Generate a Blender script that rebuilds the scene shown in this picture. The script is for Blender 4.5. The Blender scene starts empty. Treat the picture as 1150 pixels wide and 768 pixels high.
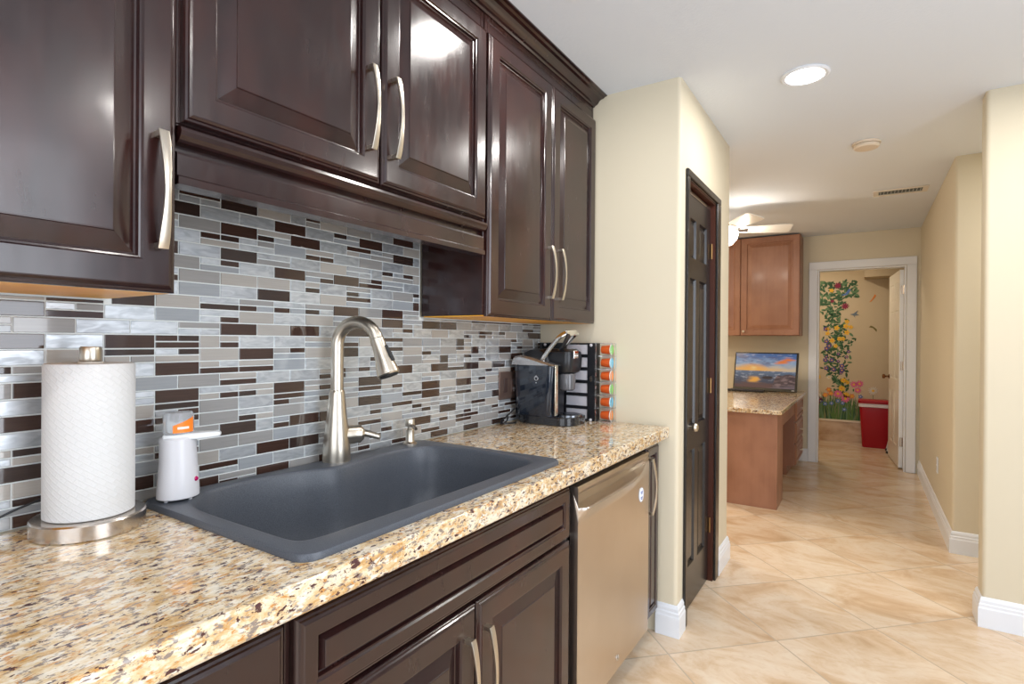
import bpy, bmesh, math, random
from mathutils import Vector, Matrix
random.seed(7)
S = bpy.context.scene
COL = S.collection
PI = math.pi

# ------------------------------------------------------------------ camera
cam_d = bpy.data.cameras.new('camera')
cam = bpy.data.objects.new('camera', cam_d); COL.objects.link(cam)
cam_d.sensor_width = 36.0
cam_d.lens = 610.4558/1150*36.0
cam_d.clip_start = 0.02
TH, PIT, ROLL = .5755, -.0023, -.0074
F_ = Vector((-math.sin(TH)*math.cos(PIT), math.cos(TH)*math.cos(PIT), math.sin(PIT)))
R_ = Vector((math.cos(TH), math.sin(TH), 0))
U_ = R_.cross(F_)
R2 = R_*math.cos(ROLL) - U_*math.sin(ROLL)
U2 = R_*math.sin(ROLL) + U_*math.cos(ROLL)
M = Matrix.Identity(4)
for i in range(3):
    M[i][0] = R2[i]; M[i][1] = U2[i]; M[i][2] = -F_[i]
M[0][3], M[1][3], M[2][3] = 1.3683, 0.0, 1.2849
cam.matrix_world = M
S.camera = cam

# ------------------------------------------------------------------ world, view, large lights
W = bpy.data.worlds.new('world'); S.world = W; W.use_nodes = True
W.node_tree.nodes['Background'].inputs[0].default_value = (.75, .85, 1, 1)
W.node_tree.nodes['Background'].inputs[1].default_value = 1.0
S.view_settings.view_transform = 'Standard'
S.view_settings.look = 'None'
S.view_settings.gamma = 1
S.view_settings.use_curve_mapping = False
S.view_settings.exposure = -0.45

CEIL = 2.44
def light(name, kind, loc, power, color=(1, 1, 1), size=.1, size_y=None, rot=(0, 0, 0), parent=None, spread=None):
    d = bpy.data.lights.new(name, kind); d.energy = power; d.color = color
    if kind == 'AREA':
        d.size = size
        if size_y: d.shape = 'RECTANGLE'; d.size_y = size_y
        else: d.shape = 'DISK'
        if spread: d.spread = spread
    else:
        d.shadow_soft_size = size
    o = bpy.data.objects.new(name, d); COL.objects.link(o)
    o.location = loc; o.rotation_euler = rot
    if parent: o.parent = parent
    return o
# daylight entering by the kitchen's window (right wall) and glazed door (back wall), both outside the picture
light('window_daylight', 'AREA', (3.36, .7, 1.45), 80, (.86, .92, 1), 2.3, 1.4, (0, PI/2, 0))
light('glazed_door_daylight', 'AREA', (1.7, -1.56, 1.15), 60, (.86, .92, 1), 2.2, 1.9, (-PI/2, 0, PI))
WARM = (1, .965, .92)
CAN_POWER = 11.5
CANS = [(1.144, 2.65, 1), (.60, 1.56, .8), (2.15, 2.62, 1), (2.3, 1.2, 1), (1.2, -.3, 1), (2.4, -.4, 1), (-1.2, 5.0, 4), (2.6, 3.83, 1.6), (.75, 7.45, 1.3), (-1.0, 3.95, 2)]  # last four are unseen, added to brighten desk room, side corridor and bathroom

# ------------------------------------------------------------------ materials
def mat(name, col, rough=.5, metal=0, spec=.5, coat=0, coat_r=.1, emit=None, es=0, trans=0, alpha=1, ior=1.45):
    m = bpy.data.materials.new(name); m.use_nodes = True
    b = m.node_tree.nodes['Principled BSDF']
    b.inputs['Base Color'].default_value = (*col, 1)
    b.inputs['Roughness'].default_value = rough
    b.inputs['Metallic'].default_value = metal
    b.inputs['Specular IOR Level'].default_value = spec
    b.inputs['Coat Weight'].default_value = coat
    b.inputs['Coat Roughness'].default_value = coat_r
    b.inputs['Transmission Weight'].default_value = trans
    b.inputs['Alpha'].default_value = alpha
    b.inputs['IOR'].default_value = ior
    if emit:
        b.inputs['Emission Color'].default_value = (*emit, 1)
        b.inputs['Emission Strength'].default_value = es
    return m
def NT(m): return m.node_tree, m.node_tree.nodes, m.node_tree.links, m.node_tree.nodes['Principled BSDF']
def coords(m, scale=(1, 1, 1), rot=(0, 0, 0), loc=(0, 0, 0), src='Object'):
    nt, n, l, b = NT(m)
    tc = n.new('ShaderNodeTexCoord'); mp = n.new('ShaderNodeMapping')
    mp.inputs['Scale'].default_value = scale; mp.inputs['Rotation'].default_value = rot; mp.inputs['Location'].default_value = loc
    l.new(tc.outputs[src], mp.inputs[0]); return mp.outputs[0]
def worldpos(m, scale=(1, 1, 1), rot=(0, 0, 0), loc=(0, 0, 0)):
    nt, n, l, b = NT(m)
    g = n.new('ShaderNodeNewGeometry'); mp = n.new('ShaderNodeMapping')
    mp.inputs['Scale'].default_value = scale; mp.inputs['Rotation'].default_value = rot; mp.inputs['Location'].default_value = loc
    l.new(g.outputs['Position'], mp.inputs[0]); return mp.outputs[0]
def noise(m, v, scale, detail=3, rough=.5, dist=0):
    nt, n, l, b = NT(m)
    t = n.new('ShaderNodeTexNoise'); t.inputs['Scale'].default_value = scale; t.inputs['Detail'].default_value = detail
    t.inputs['Roughness'].default_value = rough; t.inputs['Distortion'].default_value = dist
    if v is not None: l.new(v, t.inputs['Vector'])
    return t.outputs['Fac']
def ramp(m, f, stops, interp='LINEAR'):
    nt, n, l, b = NT(m)
    r = n.new('ShaderNodeValToRGB'); r.color_ramp.interpolation = interp
    e = r.color_ramp.elements
    while len(e) < len(stops): e.new(.5)
    for k, (p, c) in enumerate(stops):
        e[k].position = p; e[k].color = (*c, 1) if len(c) == 3 else c
    l.new(f, r.inputs[0]); return r.outputs[0]
def mix(m, f, a, b_, mode='MIX'):
    nt, n, l, b = NT(m)
    x = n.new('ShaderNodeMix'); x.data_type = 'RGBA'; x.blend_type = mode
    for s, v in ((x.inputs[0], f), (x.inputs[6], a), (x.inputs[7], b_)):
        if isinstance(v, (int, float)): s.default_value = v
        elif isinstance(v, tuple): s.default_value = (*v, 1)
        else: l.new(v, s)
    return x.outputs[2]
def bump(m, h, strength=.1, dist=.01):
    nt, n, l, b = NT(m)
    x = n.new('ShaderNodeBump'); x.inputs['Strength'].default_value = strength; x.inputs['Distance'].default_value = dist
    l.new(h, x.inputs['Height']); l.new(x.outputs[0], b.inputs['Normal'])
def setc(m, out, inp='Base Color'):
    nt, n, l, b = NT(m); l.new(out, b.inputs[inp])

def wood(name, c1, c2, rough, coat, grain=(60, 60, 3), coat_r=.15, spec=.5, blotch=1.5):
    m = mat(name, c1, rough, coat=coat, coat_r=coat_r, spec=spec)
    v = worldpos(m, grain)
    f = noise(m, v, 1.0, 4, .6, .4)
    v2 = worldpos(m, (6, 6, 4)); g = noise(m, v2, 1, 3)
    c = mix(m, f, c1, c2); c = mix(m, ramp(m, g, [(.35, (0, 0, 0)), (.75, (1, 1, 1))]), c, tuple(min(1, k*blotch) for k in c2))
    setc(m, c); bump(m, f, .04, .002)
    return m
M_ESP = mat('espresso_wood', (.02, .008, .008), .2, spec=.6, coat=.25, coat_r=.10)
def espresso(m):
    f = noise(m, worldpos(m, (70, 70, 3)), 1, 4, .6, .4)
    c = mix(m, f, (.010, .0040, .0045), (.026, .0085, .0075))
    g = noise(m, worldpos(m, (7, 7, 4)), 1, 4, .6, .3)
    c = mix(m, ramp(m, g, [(.45, (0, 0, 0)), (.80, (.7, .7, .7))]), c, (.052, .013, .009))
    setc(m, c)
    setc(m, ramp(m, noise(m, worldpos(m, (30, 30, 9)), 1, 4, .6), [(.3, (.17,)*3), (.7, (.28,)*3)]), 'Roughness')
espresso(M_ESP)
M_MAPLE = wood('maple_underside', (.74, .30, .02), (.80, .36, .04), .4, 0)
M_OAK = wood('oak_laminate', (.20, .085, .045), (.34, .165, .10), .4, .1, grain=(26, 26, 1.0), blotch=1.04)
M_WALL = mat('beige_paint', (.665, .60, .46), .55, spec=.3)
_v = worldpos(M_WALL); bump(M_WALL, noise(M_WALL, _v, 160, 2), .06, .002)
M_GREYW = mat('pale_grey_paint', (.46, .47, .50), .5)
M_BWALL = mat('bathroom_paint', (.62, .51, .35), .6, spec=.3)
M_CEIL = mat('ceiling_paint', (.74, .79, .86), .8, spec=.2)
_v = worldpos(M_CEIL); bump(M_CEIL, noise(M_CEIL, _v, 90, 4), .25, .003)
M_WHITE = mat('white_trim_paint', (.78, .81, .86), .3)
M_DOORB = mat('black_door_paint', (.012, .010, .010), .25, coat=.1)
M_REDJ = mat('stained_jamb', (.06, .016, .008), .35)
M_NICKEL = mat('brushed_nickel', (.62, .56, .47), .30, 1)
M_NICKD = mat('dark_nickel', (.30, .26, .22), .3, 1)
M_CHROME = mat('chrome', (.8, .8, .8), .08, 1)
M_STEEL = mat('stainless_steel', (.60, .51, .42), .28, 1)
_w = worldpos(M_STEEL, (3, 3, 3)); setc(M_STEEL, mix(M_STEEL, noise(M_STEEL, _w, 1.5, 3), (.56, .49, .42), (.66, .60, .54)))
M_BSTEEL = mat('brushed_steel', (.62, .56, .50), .22, 1)
M_BLACK = mat('black_plastic', (.012, .013, .016), .3)
M_BLACKG = mat('glossy_black', (.012, .014, .018), .08, coat=.5)
M_RUB = mat('black_rubber', (.015, .015, .015), .6)
M_WPLAST = mat('white_plastic', (.62, .62, .65), .25)
M_DARK = mat('dark_void', (.01, .008, .007), .7)
M_GLOW = mat('lamp_diffuser', (1, 1, 1), .5, emit=(1, .96, .9), es=14)
M_GLOBE = mat('fan_globe_glass', (1, .97, .9), .3, emit=(1, .93, .82), es=5)

# granite
M_GRAN = mat('granite', (.8, .7, .5), .08, spec=.5, coat=.3, coat_r=.03)
def granite(m, k=1.0):
    v = worldpos(m, (1, .48, 1))
    big = noise(m, v, 34*k, 6, .72, .4)
    c = ramp(m, big, [(.33, (.38, .21, .08)), (.41, (.52, .32, .13)), (.48, (.62, .46, .26)), (.56, (.70, .60, .44)), (.66, (.66, .62, .54)), (.78, (.46, .44, .42))])
    v2 = worldpos(m, (1, .48, 1), loc=(3.1, 1.7, .4)); gn = noise(m, v2, 120*k, 4, .7, .3)
    c = mix(m, ramp(m, gn, [(.54, (0, 0, 0)), (.59, (.95, .95, .95))]), c, (.22, .18, .16))
    v3 = worldpos(m, (1, .48, 1), loc=(7, 3, 2)); on = noise(m, v3, 95*k, 4, .7, .4)
    c = mix(m, ramp(m, on, [(.57, (0, 0, 0)), (.63, (.9, .9, .9))]), c, (.50, .22, .05))
    v5 = worldpos(m, (1, .5, 1), loc=(4, 4, 4)); wn = noise(m, v5, 85*k, 3, .6)
    c = mix(m, ramp(m, wn, [(.56, (0, 0, 0)), (.64, (.85, .85, .85))]), c, (.76, .71, .61))
    v4 = worldpos(m, (1, .5, 1), loc=(1, 9, 5)); dn = noise(m, v4, 110*k, 3, .6, .3)
    c = mix(m, ramp(m, dn, [(.60, (0, 0, 0)), (.63, (1, 1, 1))]), c, (.075, .03, .03))
    setc(m, c)
granite(M_GRAN)
M_GRAN2 = mat('desk_granite', (.6, .45, .3), .12)
granite(M_GRAN2, .8)

# sink composite
M_SINK = mat('sink_composite', (.055, .062, .078), .38)
_v = worldpos(M_SINK); _f = noise(M_SINK, _v, 700, 2)
setc(M_SINK, ramp(M_SINK, _f, [(.35, (.05, .057, .072)), (.65, (.095, .105, .125))]))
bump(M_SINK, _f, .12, .001)

# floor travertine tiles laid at 45 degrees
M_FLOOR = mat('floor_tile', (.7, .55, .38), .22, spec=.45)
def floor_mat(m):
    nt, n, l, b = NT(m)
    v = worldpos(m, (1, 1, 1), rot=(0, 0, -PI/4), loc=(-2.072+.508*8, -1.083+.508*8, 0))
    br = n.new('ShaderNodeTexBrick'); br.offset = 0; br.squash = 1
    br.inputs['Scale'].default_value = 1; br.inputs['Brick Width'].default_value = .508; br.inputs['Row Height'].default_value = .508
    br.inputs['Mortar Size'].default_value = .0036; br.inputs['Mortar Smooth'].default_value = .2; br.inputs['Bias'].default_value = 0
    br.inputs['Color1'].default_value = (0, 0, 0, 1); br.inputs['Color2'].default_value = (1, 1, 1, 1); br.inputs['Mortar'].default_value = (.5, .5, .5, 1)
    l.new(v, br.inputs['Vector'])
    # per-tile offset of the veining
    sc = n.new('ShaderNodeVectorMath'); sc.operation = 'SCALE'; sc.inputs['Scale'].default_value = 9
    l.new(br.outputs['Color'], sc.inputs[0])
    add = n.new('ShaderNodeVectorMath'); add.operation = 'ADD'; l.new(sc.outputs[0], add.inputs[0])
    v2 = worldpos(m, (1.0, 1.7, 1), rot=(0, 0, PI/4)); l.new(v2, add.inputs[1])
    f = noise(m, add.outputs[0], 3.0, 8, .62, .9)
    c = ramp(m, f, [(.28, (.54, .37, .22)), (.42, (.66, .49, .33)), (.54, (.74, .60, .45)), (.70, (.78, .68, .55))])
    f2 = noise(m, add.outputs[0], 22, 5, .7, .3)
    c = mix(m, ramp(m, f2, [(.52, (0, 0, 0)), (.72, (.4, .4, .4))]), c, (.58, .38, .22))
    tint = mix(m, br.outputs['Color'], (.86, .83, .80), (1.0, 1.0, 1.0))
    c = mix(m, 1.0, c, tint, 'MULTIPLY')
    c = mix(m, br.outputs['Fac'], c, (.50, .41, .31))
    setc(m, c)
    bump(m, br.outputs['Fac'], -.15, .002)
floor_mat(M_FLOOR)
M_BTILE = mat('bath_wall_tile', (.5, .33, .2), .3)
_v = worldpos(M_BTILE, (1, 1, 2)); setc(M_BTILE, ramp(M_BTILE, noise(M_BTILE, _v, 3, 6, .6, .8), [(.35, (.45, .27, .14)), (.55, (.62, .44, .28)), (.7, (.68, .52, .36))]))

# mosaic tiles
def tile_metal(name, a, b_, r):
    m = mat(name, a, r, .6)
    v = worldpos(m, (1, .9, 2.6), rot=(.45, 0, 0)); f = noise(m, v, 22, 2, .5, 1.2)
    v2 = worldpos(m, (1, 1, 6), rot=(.45, 0, 0)); g = noise(m, v2, 160, 2)
    setc(m, mix(m, ramp(m, f, [(.35, (0, 0, 0)), (.65, (1, 1, 1))]), a, b_))
    setc(m, ramp(m, f, [(.3, (r+.12,)*3), (.7, (r-.08,)*3)]), 'Roughness'); bump(m, g, .05, .0005); return m
def tile_glass(name, a, b_):
    m = mat(name, a, .07, 0, .6, coat=.6, coat_r=.03)
    v = worldpos(m, (10, 10, 260)); f = noise(m, v, 1, 3, .5, .3)
    setc(m, mix(m, f, a, b_)); return m
M_T = [tile_metal('tile_aluminium', (.42, .45, .48), (.62, .65, .68), .36),
       tile_metal('tile_pearl', (.36, .38, .41), (.55, .58, .61), .38),
       tile_glass('tile_grey_glass', (.25, .245, .24), (.34, .33, .32)),
       tile_glass('tile_taupe_glass', (.34, .32, .29), (.43, .40, .37)),
       tile_glass('tile_brown_glass', (.034, .018, .014), (.070, .038, .029)),
       tile_glass('tile_dark_glass', (.026, .017, .015), (.055, .034, .028)),
       tile_glass('tile_slate_glass', (.27, .29, .31), (.36, .38, .40))]
M_GROUT = mat('grout', (.74, .77, .76), .8)

# ------------------------------------------------------------------ mesh helpers
class MB:
    def __init__(s): s.bm = bmesh.new(); s.mi = 0
    def face(s, vs):
        try:
            f = s.bm.faces.new(vs); f.material_index = s.mi; return f
        except ValueError: return None
    def box(s, x0, x1, y0, y1, z0, z1, rot=None):
        c = [(x0, y0, z0), (x1, y0, z0), (x1, y1, z0), (x0, y1, z0), (x0, y0, z1), (x1, y0, z1), (x1, y1, z1), (x0, y1, z1)]
        if rot:
            c = [rot @ Vector(p) for p in c]
        v = [s.bm.verts.new(p) for p in c]
        for q in ((3, 2, 1, 0), (4, 5, 6, 7), (0, 1, 5, 4), (1, 2, 6, 5), (2, 3, 7, 6), (3, 0, 4, 7)): s.face([v[i] for i in q])
        return s
    def loops(s, loops, cap0=True, cap1=True, closed=True):
        L = [[s.bm.verts.new(p) for p in lp] for lp in loops]
        for a, b in zip(L[:-1], L[1:]):
            n = len(a)
            for i in range(n if closed else n-1):
                s.face([a[i], a[(i+1) % n], b[(i+1) % n], b[i]])
        if cap0: s.face(list(reversed(L[0])))
        if cap1: s.face(L[-1])
        return s
    def prism(s, poly, a0, a1, axis='z'):
        def P(p, h):
            return (p[0], p[1], h) if axis == 'z' else ((p[0], h, p[1]) if axis == 'y' else (h, p[0], p[1]))
        return s.loops([[P(p, a0) for p in poly], [P(p, a1) for p in poly]])
    def lathe(s, prof, c=(0, 0, 0), n=32, axis='z', sx=1, sy=1, cap=True):
        lp = []
        for r, h in prof:
            ring = []
            for k in range(n):
                a = 2*PI*k/n; u, v = r*math.cos(a)*sx, r*math.sin(a)*sy
                if axis == 'z': p = (c[0]+u, c[1]+v, c[2]+h)
                elif axis == 'x': p = (c[0]+h, c[1]+u, c[2]+v)
                else: p = (c[0]+v, c[1]+h, c[2]+u)
                ring.append(p)
            lp.append(ring)
        return s.loops(lp, cap, cap)
    def tube(s, pts, r, n=12, sx=1, sy=1, up=None, cap=True):
        pts = [Vector(p) for p in pts]
        rs = r if isinstance(r, (list, tuple)) else [r]*len(pts)
        T = []
        for i in range(len(pts)):
            a = pts[max(0, i-1)]; b = pts[min(len(pts)-1, i+1)]; T.append((b-a).normalized())
        u = Vector(up) if up else (Vector((0, 0, 1)) if abs(T[0].z) < .9 else Vector((1, 0, 0)))
        lp = []
        for p, t, rr in zip(pts, T, rs):
            u = (u - t*u.dot(t)).normalized(); w = t.cross(u)
            lp.append([p + (u*math.cos(2*PI*k/n)*sx + w*math.sin(2*PI*k/n)*sy)*rr for k in range(n)])
        return s.loops(lp, cap, cap)
    def ribbon(s, pts, w, t, up):   # rectangular section swept along pts; w across `up`, t along the other
        pts = [Vector(p) for p in pts]; u0 = Vector(up); lp = []
        for i, p in enumerate(pts):
            a = pts[max(0, i-1)]; b = pts[min(len(pts)-1, i+1)]; tt = (b-a).normalized()
            u = (u0-tt*u0.dot(tt)).normalized(); v = tt.cross(u)
            ww = w[i] if isinstance(w, list) else w
            c = .25
            lp.append([p+u*ww/2*x+v*t/2*y for x, y in ((-1+c, -1), (1-c, -1), (1, -1+c), (1, 1-c), (1-c, 1), (-1+c, 1), (-1, 1-c), (-1, -1+c))])
        return s.loops(lp)
    def build(s, name, mats, parent=None, smooth=False, bevel=0, seg=2, local=False, angle=.6, sub=0):
        bmesh.ops.recalc_face_normals(s.bm, faces=s.bm.faces)
        if parent is None and not local:
            xs = [v.co for v in s.bm.verts]
            o0 = Vector(((min(v.x for v in xs)+max(v.x for v in xs))/2, (min(v.y for v in xs)+max(v.y for v in xs))/2, min(v.z for v in xs)))
        elif parent is not None and not local:
            o0 = Vector((0, 0, 0)); q = parent
            while q: o0 += q.location; q = q.parent
        else: o0 = Vector((0, 0, 0))
        for v in s.bm.verts: v.co -= o0
        me = bpy.data.meshes.new(name); s.bm.to_mesh(me); s.bm.free()
        for m in (mats if isinstance(mats, (list, tuple)) else [mats]): me.materials.append(m)
        o = bpy.data.objects.new(name, me); COL.objects.link(o)
        if parent is not None: o.parent = parent
        elif not local: o.location = o0
        if smooth:
            for p in me.polygons: p.use_smooth = True
            try: me.set_sharp_from_angle(angle=angle)
            except Exception: pass
        if bevel:
            b = o.modifiers.new('bevel', 'BEVEL'); b.width = bevel; b.segments = seg; b.limit_method = 'ANGLE'; b.angle_limit = .6
            b.harden_normals = False
            for p in me.polygons: p.use_smooth = True
            try: me.set_sharp_from_angle(angle=.5)
            except Exception: pass
        if sub:
            q = o.modifiers.new('sub', 'SUBSURF'); q.levels = sub; q.render_levels = sub
        return o
def tag(o, label=None, cat=None, group=None, kind=None):
    if label: o['label'] = label
    if cat: o['category'] = cat
    if group: o['group'] = group
    if kind: o['kind'] = kind
    return o
def thing(name, loc, label, cat, group=None, rz=0):
    o = bpy.data.objects.new(name, None); COL.objects.link(o); o.location = loc; o.rotation_euler = (0, 0, rz)
    o.empty_display_size = .05
    return tag(o, label, cat, group)
def copy_tree(o, parent=None):
    c = o.copy(); COL.objects.link(c)
    if parent: c.parent = parent
    for ch in [q for q in bpy.data.objects if q.parent == o]: copy_tree(ch, c)
    return c
def struct(name, mb, m, **k):
    o = mb.build(name, m, **k); o['kind'] = 'structure'; return o
def smoothpts(ctrl, n=8, closed=False):
    P = [Vector(p) for p in ctrl]; out = []; N = len(P)
    rng = range(N) if closed else range(N-1)
    for i in rng:
        g = (lambda k: P[k % N]) if closed else (lambda k: P[min(max(k, 0), N-1)])
        a, b, c, d = g(i-1), g(i), g(i+1), g(i+2)
        for j in range(n):
            t = j/n
            out.append(.5*((2*b)+(c-a)*t+(2*a-5*b+4*c-d)*t*t+(3*b-a-3*c+d)*t**3))
    if not closed: out.append(P[-1])
    return out
def rrect(x0, x1, y0, y1, r, n=6, corners=(1, 1, 1, 1)):   # corners: (x0,y0),(x1,y0),(x1,y1),(x0,y1)
    out = []
    for (cx, cy, a0, on) in ((x0, y0, PI, corners[0]), (x1, y0, 1.5*PI, corners[1]), (x1, y1, 0, corners[2]), (x0, y1, .5*PI, corners[3])):
        if not on: out.append((cx, cy)); continue
        ox = cx+r if cx == x0 else cx-r; oy = cy+r if cy == y0 else cy-r
        for k in range(n+1):
            a = a0+k*PI/2/n; out.append((ox+r*math.cos(a), oy+r*math.sin(a)))
    return out

# ------------------------------------------------------------------ room shell
Y0, XR = -1.6, 3.4
struct('floor', MB().box(-2.7, 3.6, -1.8, 8.6, -.1, 0), M_FLOOR)
struct('ceiling', MB().box(-2.7, 3.6, -1.8, 8.6, CEIL, CEIL+.1), M_CEIL)
struct('wall_left', MB().box(-.12, -.010, Y0, 2.38, 0, CEIL), M_WALL)
EY = 2.38; CX1 = .69
w = MB()
w.prism(rrect(-.12, CX1, EY, 2.50, .018, 5, (0, 1, 0, 0)), 0, CEIL)
w.box(.57, CX1, 2.50, 3.05, 2.03, CEIL)
w.prism(rrect(-.12, CX1, 3.05, 3.41, .018, 5, (0, 0, 1, 0)), 0, CEIL)
struct('wall_closet', w, M_WALL, smooth=True, angle=.5)
struct('wall_desk_near', MB().box(-2.5, -.121, 3.29, 3.41, 0, CEIL), M_WALL)
struct('wall_desk_left', MB().box(-2.62, -2.5, 3.29, 6.83, 0, CEIL), M_WALL)
w = MB().prism(rrect(1.826, XR, 3.25, 3.37, .018, 5, (1, 0, 0, 1)), 0, CEIL)
struct('wall_pillar', w, M_WALL, smooth=True, angle=.5)
w = MB().prism(rrect(1.83, XR, 4.29, 4.41, .018, 5, (1, 0, 0, 0)), 0, CEIL)
w.box(1.83, 1.95, 4.41, 6.71, 0, CEIL)
struct('wall_hall', w, M_WALL, smooth=True, angle=.5)
DX0, DX1, DZ = .942, 1.714, 2.07
w = MB().box(-2.62, DX0, 6.71, 6.83, 0, CEIL).box(DX1, 2.6, 6.71, 6.83, 0, CEIL).box(DX0, DX1, 6.71, 6.83, DZ, CEIL)
struct('wall_far', w, M_WALL)
struct('wall_side_corridor', MB().box(XR, XR+.1, 3.25, 4.41, 0, CEIL), M_WALL)
w = MB().box(XR, XR+.1, Y0, -.5, 0, CEIL).box(XR, XR+.1, 1.9, 3.25, 0, CEIL).box(XR, XR+.1, -.5, 1.9, 0, .7).box(XR, XR+.1, -.5, 1.9, 2.2, CEIL)
struct('wall_right', w, M_GREYW)
w = MB().box(-.12, .55, Y0-.1, Y0, 0, CEIL).box(2.85, XR+.1, Y0-.1, Y0, 0, CEIL).box(.55, 2.85, Y0-.1, Y0, 2.15, CEIL)
struct('wall_back', w, M_GREYW)
# bathroom
w = MB().box(.1, 2.5, 8.30, 8.42, 0, CEIL).box(0, .1, 6.83, 8.42, 0, CEIL).box(2.5, 2.6, 6.83, 8.42, 0, CEIL)
struct('wall_bathroom', w, M_BWALL)
struct('trim_soffit', MB().box(1.36, 2.5, 7.95, 8.28, 2.10, CEIL), M_BWALL)

def baseboard(name, lines):
    """lines: polylines along the wall, the board standing on the right-hand side of travel; mitred corners"""
    mb = MB()
    prof = [(0, 0), (.016, 0), (.016, .085), (.013, .092), (.013, .103), (.009, .108), (.009, .120), (.004, .132), (0, .135)]
    for ln in lines:
        P_ = [Vector(p) for p in ln]; lp = []
        for i, p in enumerate(P_):
            ns = []
            if i > 0: d = (p-P_[i-1]).normalized(); ns.append(Vector((d.y, -d.x)))
            if i < len(P_)-1: d = (P_[i+1]-p).normalized(); ns.append(Vector((d.y, -d.x)))
            m_ = sum(ns, Vector((0, 0))); m_ = m_/m_.dot(ns[0])
            lp.append([(p.x+m_.x*d, p.y+m_.y*d, h) for d, h in prof])
        mb.loops(lp)
    return struct(name, mb, M_WHITE, smooth=True, angle=.3)
baseboard('baseboard_closet', [[(.60, EY), (CX1, EY), (CX1, 2.463)], [(CX1, 3.127), (CX1, 3.41), (.2, 3.41)]])
baseboard('baseboard_pillar', [[(1.85, 3.37), (1.826, 3.37), (1.826, 3.25), (XR, 3.25)]])
baseboard('baseboard_hall', [[(1.83, 6.71), (1.83, 4.29), (XR, 4.29)]])
baseboard('baseboard_far', [[(-2.5, 6.71), (.856, 6.71)]])

# bathroom door casing
mb = MB()
for a, b in ((DX0-.085, DX0-.004), (DX1+.004, DX1+.085)):
    mb.box(a, b, 6.692, 6.709, 0, DZ+.004)
mb.box(DX0-.085, DX1+.085, 6.692, 6.709, DZ+.004, DZ+.085)
struct('trim_bathroom_casing', mb, M_WHITE, bevel=.004)
mb = MB().box(DX0, DX0+.012, 6.70, 6.83, 0, DZ).box(DX1-.012, DX1, 6.70, 6.83, 0, DZ).box(DX0+.012, DX1-.012, 6.70, 6.83, DZ-.012, DZ)
struct('trim_bathroom_jamb', mb, M_WHITE)
struct('trim_bathroom_tile_base', MB().box(.1, 2.5, 8.28, 8.30, 0, .262), M_BTILE)
M_CREAM = mat('tile_ledge', (.80, .68, .52), .3)
struct('trim_bathroom_ledge', MB().box(.1, 2.5, 8.27, 8.30, .262, .285), M_CREAM, bevel=.004)

# ------------------------------------------------------------------ doors
def panel_loops(y0, y1, z0, z1, X, prof):
    """nested rectangles facing +x; prof: (inset, depth)"""
    return [[(X-d, y0+i, z0+i), (X-d, y1-i, z0+i), (X-d, y1-i, z1-i), (X-d, y0+i, z1-i)] for i, d in prof]
def raised(y0, y1, z0, z1, X, T=.02, fr=.056, raise_w=.032, mb=None):
    mb = mb or MB()
    prof = [(0, T), (0, .010), (.002, .007), (.006, .006), (.008, .003), (.012, .0005), (.014, 0),
            (fr, 0), (fr+.003, .004), (fr+.006, .0045), (fr+.008, .0125), (fr+.011, .0135),
            (fr+.011+raise_w, .0035), (fr+.012+raise_w, .0015), (fr+.014+raise_w, .0010)]
    mb.loops(panel_loops(y0, y1, z0, z1, X, prof)); return mb
def six_panel(mb, w_, h_, t, d=.006):
    """slab from y 0..w, z 0..h, front at x=0 going to -t, with panels sunk on the +x face and -x face"""
    st = w_*.15; mid = w_*.12; pw = (w_-2*st-mid)/2
    rows = [(h_*.10, h_*.38), (h_*.44, h_*.80), (h_*.85, h_*.945)]
    cuts_y = [0, st, st+pw, st+pw+mid, w_-st, w_]
    cuts_z = [0] + [z for r in rows for z in r] + [h_]
    for side, X, sg in ((1, 0, 1), (-1, -t, -1)):
        for i in range(5):
            for j in range(len(cuts_z)-1):
                a, b, c, e = cuts_y[i], cuts_y[i+1], cuts_z[j], cuts_z[j+1]
                if i in (1, 3) and j in (1, 3, 5):
                    lp = [[(X-sg*dd, a+q, c+q), (X-sg*dd, b-q, c+q), (X-sg*dd, b-q, e-q), (X-sg*dd, a+q, e-q)] for q, dd in ((0, 0), (.008, d), (.014, d), (.035, d*.3))]
                    mb.loops(lp, cap0=False)
                else:
                    mb.face([mb.bm.verts.new(p) for p in ((X, a, c), (X, b, c), (X, b, e), (X, a, e))])
    for q in (((0, 0, 0), (-t, 0, 0), (-t, 0, h_), (0, 0, h_)), ((0, w_, 0), (-t, w_, 0), (-t, w_, h_), (0, w_, h_)), ((0, 0, 0), (0, w_, 0), (-t, w_, 0), (-t, 0, 0)), ((0, 0, h_), (0, w_, h_), (-t, w_, h_), (-t, 0, h_))):
        mb.face([mb.bm.verts.new(p) for p in q])
    bmesh.ops.remove_doubles(mb.bm, verts=mb.bm.verts, dist=.0001)
    return mb
M_HINGE = mat('aged_brass', (.30, .17, .07), .35, 1)
# closet door (black) and casing
cy0, cy1 = 2.50, 3.05
mb = MB().box(CX1+.001, CX1+.014, cy0-.035, cy0, 0, 2.03).box(CX1+.001, CX1+.014, cy1, cy1+.075, 0, 2.03).box(CX1+.001, CX1+.014, cy0-.035, cy1+.075, 2.03, 2.065)
struct('trim_closet_casing', mb, M_DOORB, bevel=.004)
mb = MB().box(.572, CX1+.001, cy0, cy0+.012, 0, 2.03).box(.572, CX1+.001, cy1-.012, cy1, 0, 2.03).box(.572, CX1+.001, cy0+.012, cy1-.012, 2.018, 2.03)
struct('trim_closet_jamb', mb, M_REDJ)
d1 = bpy.data.objects.new('door_1', None); COL.objects.link(d1); d1['kind'] = 'structure'
d1.location = (.668, cy0+.016, .012)
mb = six_panel(MB(), cy1-cy0-.036, 1.975, .035, .011)
mb.build('door_leaf', M_DOORB, d1, local=True)
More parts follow.
